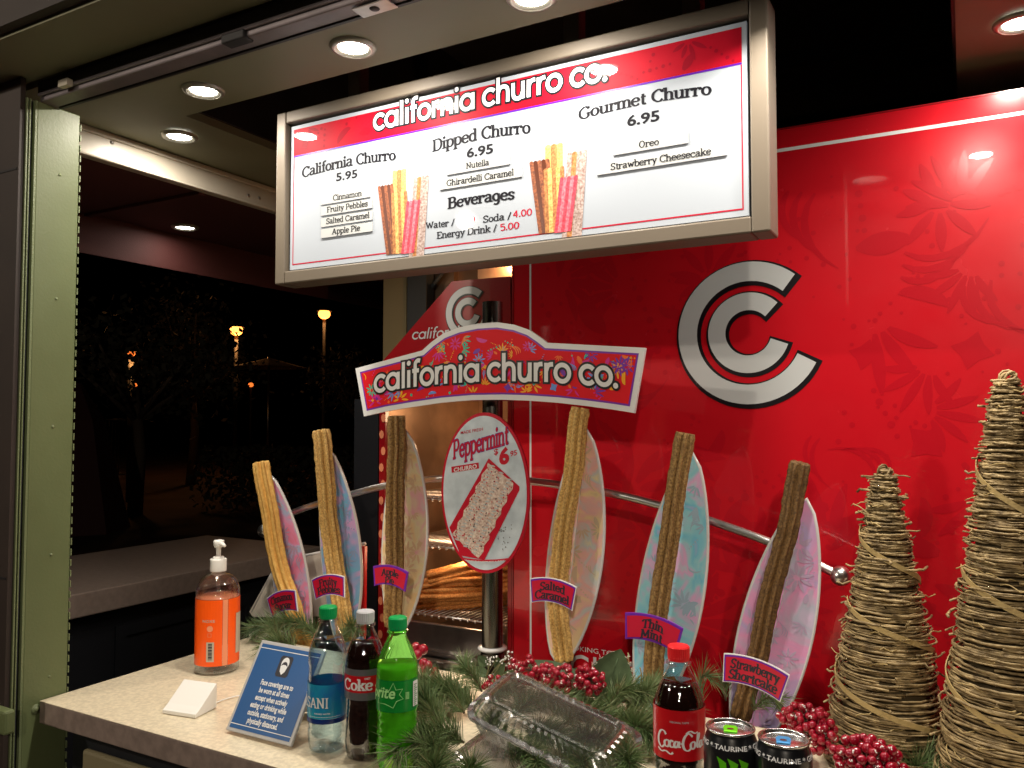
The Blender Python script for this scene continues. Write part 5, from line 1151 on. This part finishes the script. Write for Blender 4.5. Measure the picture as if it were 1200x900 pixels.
# felt leaves
def leafshape(nm, label, root, tip, wd, m_, cup=.2, group=None, nrm=None, fringe=False):
    root, tip = Vector(root), Vector(tip); ax_ = tip-root; L = ax_.length; ux = ax_.normalized(); v = Vector(nrm) if nrm else -tip+EYE; side = ux.cross(v).normalized(); up = side.cross(ux)
    t = thing(nm, label, 'leaf', root, group); rows, cols = 12, 6; vs = []
    for lay in (0, 1):
        for i in range(rows+1):
            s = i/rows; ww = wd/2*max(.03, sin(pi*s**.85)**.75)
            for j in range(cols+1):
                x_ = -1+2*j/cols; vs.append(root+ux*(L*s)+side*(ww*x_)+up*(cup*ww*(x_*x_)+.12*L*s*s*cup-.0006*lay+.0008*noise.noise(Vector((s*9,x_*3,L*50)))))
    W = cols+1; N = (rows+1)*W; fs = []
    for i in range(rows):
        for j in range(cols): q = i*W+j; fs += [(q,q+1,q+1+W,q+W), (N+q,N+q+W,N+q+1+W,N+q+1)]
    mb = MB(); mb.add(vs, fs, True); obj('blade', mb, m_, t)
    mb = MB(); mb.tube([root-ux*.01]+[root+ux*(L*s/6)+up*(.12*L*(s/6)**2*cup+.0006) for s in range(6)], .0008, 5); obj('midrib', mb, M['leaf'], t)
    if fringe:
        gg = random.Random(2); mb = MB()
        for k in range(120):
            s = gg.uniform(.3,1); i = int(s*rows*.999); e = vs[i*W+(cols if gg.random() < .8 else 0)]; e2 = e+side*gg.uniform(-.004,.007)*(1)+ux*gg.uniform(-.002,.008); mb.tube([e, e2], .0003, 3)
        obj('fringe', mb, M['cream_plastic'], t, kind='stuff')
leafshape('felt_leaf', 'large upright grey green felt leaf with frayed pale edge against the red wall', P(706,825,Y=1.43), P(728,760,Y=1.43), .085, M['leaf'], .3, fringe=True)
leafshape('felt_leaf', 'broad flat dark green leaf lying on the berries beside the large felt leaf', P(688,800,Y=1.44), P(612,778,Y=1.42), .040, M['leaf_dk'], .4, nrm=(0,-.6,1))
leafshape('felt_leaf', 'blackish green leaf in the shadow below the cream surfboard', P(700,806,Y=1.46), P(672,784,Y=1.46), .042, M['leaf_dk'], .3)
sl = [((572,790),(552,783)), ((580,792),(592,776)), ((590,795),(606,786)), ((600,795),(612,788)), ((570,780),(560,768)), ((585,785),(583,770))]
sn = ['pointing at the green soda bottle', 'standing up by the pole collar', 'nearest the dark red berries', 'just above the clamshell lid', 'at the top of the little spray', 'in the middle of the little spray']
for k, (a, b) in enumerate(sl): leafshape('small_leaf', 'small oval pale green leaf ' + sn[k], P(*a, Y=1.44), P(*b, Y=1.42), .020, M['leaf'], .2, 'small oval leaves by the pole')
bb = thing('white_filler_spray', 'wiry spray of tiny white buds and pale stems in front of the pole', 'flower spray', P(570,800,Y=1.43)); g = random.Random(8)
mb = MB(); m2 = MB()
for k in range(16):
    e = P(g.uniform(535,600), g.uniform(762,792), Y=1.43+g.uniform(-.03,.03)); r0 = P(568+g.uniform(-6,6),806,Y=1.43)
    mb.tube([r0, (r0+e)/2+Vector((g.uniform(-.005,.005),0,.004)), e], .0006, 4)
    for j in range(5): m2.ball(e+Vector((g.uniform(-.008,.008), g.uniform(-.006,.006), g.uniform(-.006,.006))), g.uniform(.0010,.0019), 6, 4)
obj('stems', mb, M['pine_dry'], bb); obj('buds', m2, M['white_plastic'], bb, kind='stuff')

# ================================================================== BERRIES
bmesh_b = MB(); bmesh_b.ball((0,0,0), 1, 12, 8)
def berries(label, spots, rb, seed, mt='berry', frost=True):
    g = random.Random(seed); c = spots[0]; t = thing('berry_cluster', label, 'berries', c)
    me = bpy.data.meshes.new('berry'); me.from_pydata(bmesh_b.v, [], bmesh_b.f); me.polygons.foreach_set('use_smooth', [True]*len(bmesh_b.f)); me.materials.append(M[mt])
    st_ = MB(); fr = MB(); pts = []
    for (cx, n, rad) in [(s[1], s[2], s[3]) for s in spots[1:]]:
        cx = Vector(cx); k = 0; tries = 0
        while k < n and tries < 4000:
            tries += 1; v = Vector((g.gauss(0,1), g.gauss(0,1)-.4, g.gauss(0,1)+.3)).normalized()*g.uniform(.55,1); p = cx+Vector((v.x*rad[0], v.y*rad[1], v.z*rad[2]))
            if p.z < CT+rb: continue
            r_ = rb*g.uniform(.85,1.15)
            if all((p-q).length > 1.45*rb for q in pts):
                pts.append(p); o = bpy.data.objects.new('berry', me); C.objects.link(o); o.parent = t; o.location = p-t.location; o.scale = (r_,)*3; k += 1
                st_.tube([cx, p], .0006, 4)
                if frost and g.random() < .35:
                    d = Vector((g.uniform(-1,1), -1, g.uniform(0,1.2))).normalized()
                    for _ in range(5): fr.ball(p+(d+Vector((g.uniform(-.4,.4),0,g.uniform(-.4,.4)))).normalized()*r_, rb*.16, 5, 4)
    obj('stems', st_, M['wood'], t)
    if frost: obj('frost', fr, M['white_plastic'], t)
def sp(px, py, Y, n, rx, ry, rz): return (0, P(px, py, Y=Y), n, (rx, ry, rz))
berries('wide cluster of small glossy red berries behind the clamshell lid', [P(650,805,Y=1.4), sp(622,786,1.38,36,.050,.03,.024), sp(662,794,1.38,44,.050,.03,.024), sp(690,797,1.37,36,.030,.025,.024), sp(578,802,1.36,12,.02,.02,.018)], .0058, 5)
berries('larger shiny red berries beside the green soda bottle', [P(500,795,Y=1.38), sp(490,765,1.40,3,.012,.01,.016), sp(503,780,1.38,4,.016,.012,.018), sp(506,801,1.36,7,.022,.016,.016), sp(526,808,1.36,5,.02,.012,.012)], .0100, 6, frost=False)
berries('dark red berry bunch behind the can with the blue tab', [P(945,850,Y=1.36), sp(940,842,1.36,46,.040,.03,.022), sp(955,862,1.34,40,.034,.03,.035)], .0062, 7)
berries('frosted red berry ball in front of the small twig cone', [P(1018,888,Y=1.17), sp(1018,893,1.17,95,.046,.035,.030)], .0062, 8)
berries('few very dark berries under the sky blue surfboard', [P(735,812,Y=1.44), sp(733,810,1.44,18,.02,.02,.016)], .0055, 9, 'berry2')

# dry curled twigs
tw = thing('dry_twigs', 'pale dry twigs curling up in front of the red wall below the sky blue board', 'twigs', P(745,820,Y=1.45)); g = random.Random(3)
for pts in (((728,815),(742,800),(752,790)), ((735,818),(750,808),(758,800)), ((700,820),(735,812),(748,803)), ((738,800),(737,780),(736,765)), ((748,812),(752,795),(750,782))):
    mb = MB(); mb.tube(spl([tuple(P(a,b,Y=1.45)) for a, b in pts]), .0012, 5); obj('twig', mb, M['ribbon'], tw)

# ================================================================== TWIG CONE TREES
def cone_tree(label, px, py_top, base, hgt, rad, seed, loops, px_top=None):
    g = random.Random(seed); x, y = base; t = thing('twig_cone_tree', label, 'decorative tree', (x, y, CT), 'twig cone trees at the end of the counter')
    lean = Vector(((P(px_top or px, py_top, Y=y).x - x), 0, 0))
    def ctr_(s): return Vector((x, y, CT)) + lean*s + Vector((0,0,hgt*s))
    def rr_(s): return rad*(1-s)**.92*.93 + .012
    mb = MB(); mb.lathe((0,0,0), [(1,0)], 3); mb = MB(); vs = []
    for i in range(13):
        s = i/12*.97; 
        for k in range(20): vs.append(ctr_(s)+Vector((cos(2*pi*k/20), sin(2*pi*k/20), 0))*(rr_(s)*.86))
    mb.add(vs, [(i*20+k, i*20+(k+1) % 20, (i+1)*20+(k+1) % 20, (i+1)*20+k) for i in range(12) for k in range(20)], True); obj('core', mb, M['core'], t)
    mb = MB(); 
    for i in range(loops):
        s = (i+g.random())/loops*.985; tilt = g.gauss(0,.10); ta = g.uniform(0, 2*pi); a0 = g.uniform(0, 2*pi); span = g.uniform(2.5, 6.6); m = int(span*6)+4; pts = []
        r0 = rr_(s)*g.uniform(.93,1.06)+g.uniform(0,.003); fl = g.uniform(-.004, .006)
        for j in range(m):
            a = a0+span*j/(m-1); jr = r0+.0022*sin(a*3+i)+g.uniform(-.0013,.0013)+(fl*(j/(m-1))**6*3)
            dz = rad*.5*tilt*cos(a-ta)*(1-s)+g.uniform(-.0007,.0007)
            q = ctr_(s)+Vector((cos(a)*jr, sin(a)*jr, dz)); q.z = max(q.z, CT+.002); pts.append(q)
        if i % 16 == 0:
            dd = Vector((cos(a), sin(a), g.uniform(-.5,.6)))
            for j in range(3): pts.append(pts[-1]+dd*.005+Vector((0,0,g.uniform(-.005,.005))))
        mb.tube(pts, g.uniform(.0011,.0021), 5)
    obj('wound_twine', mb, M['twine'], t, kind='stuff')
    mb = MB()
    for i in range(int(loops*.13)):   # stray ends and curls
        s = g.uniform(.02,.97); a = g.uniform(-2.9,-.2); rb = rr_(s)*1.02; p = ctr_(s)+Vector((cos(a)*rb, sin(a)*rb, 0)); pts = [p]
        tdir = Vector((-sin(a), cos(a), 0))*g.choice((-1,1))
        for j in range(g.randint(3,6)): pts.append(pts[-1]+tdir*.006+Vector((cos(a),sin(a),0))*g.uniform(-.001,.004)+Vector((0,0,g.uniform(-.004,.004))))
        mb.tube(pts, .0009, 4)
    obj('stray_twine', mb, M['ribbon'], t, kind='stuff')
    for (s0, s1, turns, a0) in ((.10,.34,.95,2.6), (.38,.55,.75,3.3), (.62,.80,.8,2.9)):
        mb = MB(); m = 30; vs = []
        for j in range(m):
            u_ = j/(m-1); s = s0+(s1-s0)*(1-u_); a = a0+turns*2*pi*u_*.72; r_ = rr_(s)*1.05+.004; q = ctr_(s)+Vector((cos(a)*r_, sin(a)*r_, 0))
            for dz, dr in ((-.0042,0),(.0042,0),(.0042,.0015),(-.0042,.0015)): vs.append(q+Vector((cos(a)*dr, sin(a)*dr, dz)))
        mb.add(vs, [(j*4+k, j*4+(k+1) % 4, (j+1)*4+(k+1) % 4, (j+1)*4+k) for j in range(m-1) for k in range(4)]); obj('bark_ribbon', mb, M['ribbon'], t)
    mb = MB()
    for i in range(60):
        s = g.uniform(0,.96); a = g.uniform(-3,-.1); r_ = rr_(s)*1.05; mb.ball(ctr_(s)+Vector((cos(a)*r_, sin(a)*r_, g.uniform(-.003,.003))), g.uniform(.0008,.0017), 6, 4)
    obj('glitter', mb, M['glint'], t, kind='stuff')
    mb = MB()   # knot at the top
    for i in range(7):
        c = ctr_(.985)+Vector((g.uniform(-.004,.004), g.uniform(-.004,.004), g.uniform(-.002,.008))); pl = Vector((g.gauss(0,1), g.gauss(0,1), g.gauss(0,1))).normalized(); e1 = pl.orthogonal().normalized(); e2 = pl.cross(e1)
        mb.tube([c+e1*.010*cos(2*pi*j/10)+e2*.010*sin(2*pi*j/10) for j in range(10)], .0017, 5, closed=True)
    obj('top_knot', mb, M['twine'], t)
b1 = P(1040, 895, Z=CT); h1 = P(1036, 546, Y=b1.y).z-CT; print('tree1', b1, h1)
cone_tree('smaller golden twig cone tree standing behind the frosted berry ball', 1040, 546, (b1.x, b1.y), h1-.006, .083, 41, 290, 1036)
b2 = P(1186, 955, Z=CT); h2 = P(1179, 432, Y=b2.y).z-CT; print('tree2', b2, h2)
cone_tree('taller golden twig cone tree at the edge of the photo', 1186, 432, (b2.x, b2.y), h2-.006, .088, 42, 390, 1179)

# ================================================================== NIGHT BACKGROUND
def street_lamp(label, px, py, D, r, bulb, e_, dome=True):
    p = P(px, py, D=D); t = thing('street_lamp', label, 'street lamp', (p.x, p.y, 0), 'orange lamps in the dark park')
    mb = MB(); mb.tube([(p.x,p.y,0),(p.x,p.y,p.z-r)], .05, 8); obj('post', mb, M['iron'], t)
    mb = MB(); mb.ball(p, r, 16, 10, .85); obj('globe', mb, M[bulb], t)
    if dome: mb = MB(); mb.lathe((p.x,p.y,p.z+r*.45), [(r*1.25,0),(r*.9,r*.3),(.01,r*.6)], 16); obj('shade', mb, M['iron'], t)
    if e_:
        ld = bpy.data.lights.new('lamp_light', 'POINT'); ld.energy = e_; ld.color = (1,.42,.12); ld.shadow_soft_size = r
        lo = bpy.data.objects.new('lamp_light', ld); C.objects.link(lo); lo.parent = t; lo.location = (0,0,p.z-r*1.3)
street_lamp('brightest orange street lamp above the closed parasol roof', 277, 387, 22, .17, 'bulb', 70)
street_lamp('high orange street lamp just beside the menu board corner', 380, 368, 26, .19, 'bulb', 30)
street_lamp('dim orange lamp shining through the tree crown', 154, 414, 15, .07, 'bulb_dim', 60)
street_lamp('small faint orange lamp under the parasol', 294, 451, 34, .11, 'bulb_dim', 0, False)
street_lamp('tiny faint lamp low beside the tree trunk', 159, 451, 30, .07, 'bulb_dim', 0, False)
um = P(315, 425, D=20); t = thing('parasol', 'open canvas parasol lit faintly orange in the dark park', 'parasol', (um.x, um.y, 0))
mb = MB(); vs = [(um.x,um.y,um.z+.12)]+[(um.x+.92*cos(2*pi*k/8), um.y+.92*sin(2*pi*k/8), um.z-.12) for k in range(8)]; mb.add(vs, [(0,1+k,1+(k+1) % 8) for k in range(8)]); obj('canopy', mb, M['canvas'], t)
mb = MB(); mb.tube([(um.x,um.y,0),(um.x,um.y,um.z+.15)], .03, 8); obj('pole', mb, M['steel'], t)
def tree(label, px, D, h, cr, seed, n=1500):
    g = random.Random(seed); p = P(px, 492, D=D); t = thing('park_tree', label, 'tree', (p.x, p.y, 0))
    mb = MB(); mb.tube([(p.x,p.y,0),(p.x+.1,p.y,h*.3),(p.x-.05,p.y,h*.6)], [.12,.09,.06], 8)
    cl = []
    for i in range(12):
        a = g.uniform(0,6.28); e = Vector((p.x+cos(a)*cr*g.uniform(.3,.8), p.y+sin(a)*cr*g.uniform(.3,.8), h*g.uniform(.6,.95))); cl.append(e); mb.tube([(p.x,p.y,h*.45), e], [.05,.015], 5)
    obj('trunk', mb, M['wood'], t); mb = MB()
    for i in range(n):
        c = g.choice(cl)+Vector((g.gauss(0,.28), g.gauss(0,.28), g.gauss(0,.22)))*cr*.8; a, b = Vector((g.gauss(0,1),g.gauss(0,1),g.gauss(0,1))).normalized()*.07, Vector((g.gauss(0,1),g.gauss(0,1),g.gauss(0,1))).normalized()*.05
        mb.add([c-a, c+b, c+a, c-b], [(0,1,2,3)])
    obj('crown', mb, M['hedge'], t, kind='stuff')
tree('slender tree with reddish lit crown near the pathway', 160, 13, 3.3, 1.5, 1)
tree('dark tree behind the orange lamps', 225, 19, 4.2, 1.8, 2)
tree('dark tree far beyond the red name sign corner', 425, 21, 3.0, 1.5, 3)
tw2 = P(100, 500, D=11); mb = MB(); mb.lathe((tw2.x-.2,tw2.y,0), [(.7,0),(.35,1.5),(.05,2.0)], 6, smooth=False); setp(obj('tented_booth', mb, M['maroon']), label='dark reddish tapered booth by the path beside the green post', category='booth')
f0 = P(108, 494, D=14); t = thing('railing_fence', 'pale iron railing barely lit behind the booth', 'fence', (f0.x, f0.y, 0))
for i in range(9): mb = MB(); mb.tube([(f0.x+.09*i,f0.y,.6),(f0.x+.09*i,f0.y,1.5)], .012, 5); obj('bar', mb, M['steel'], t)
mb = MB(); mb.tube([(f0.x-.1,f0.y,1.5),(f0.x+.9,f0.y,1.5)], .015, 5); mb.tube([(f0.x-.1,f0.y,.6),(f0.x+.9,f0.y,.6)], .015, 5); obj('rail', mb, M['steel'], t)
hb = MB(); g = random.Random(77)
for i in range(5000):
    c = Vector((g.uniform(-11,-4.5), g.uniform(9,10.5), g.random()**.7*1.05)); a, b = Vector((g.gauss(0,1),g.gauss(0,1),g.gauss(0,1))).normalized()*.06, Vector((g.gauss(0,1),g.gauss(0,1),g.gauss(0,1))).normalized()*.05
    hb.add([c-a, c+b, c+a, c-b], [(0,1,2,3)])
setp(obj('hedge', hb, M['hedge']), kind='stuff', label='long dark hedge across the park behind the side counter', category='hedge')
print('objects', len(bpy.data.objects), 'tris', sum(len(m.loops)-2*len(m.polygons) for m in bpy.data.meshes))
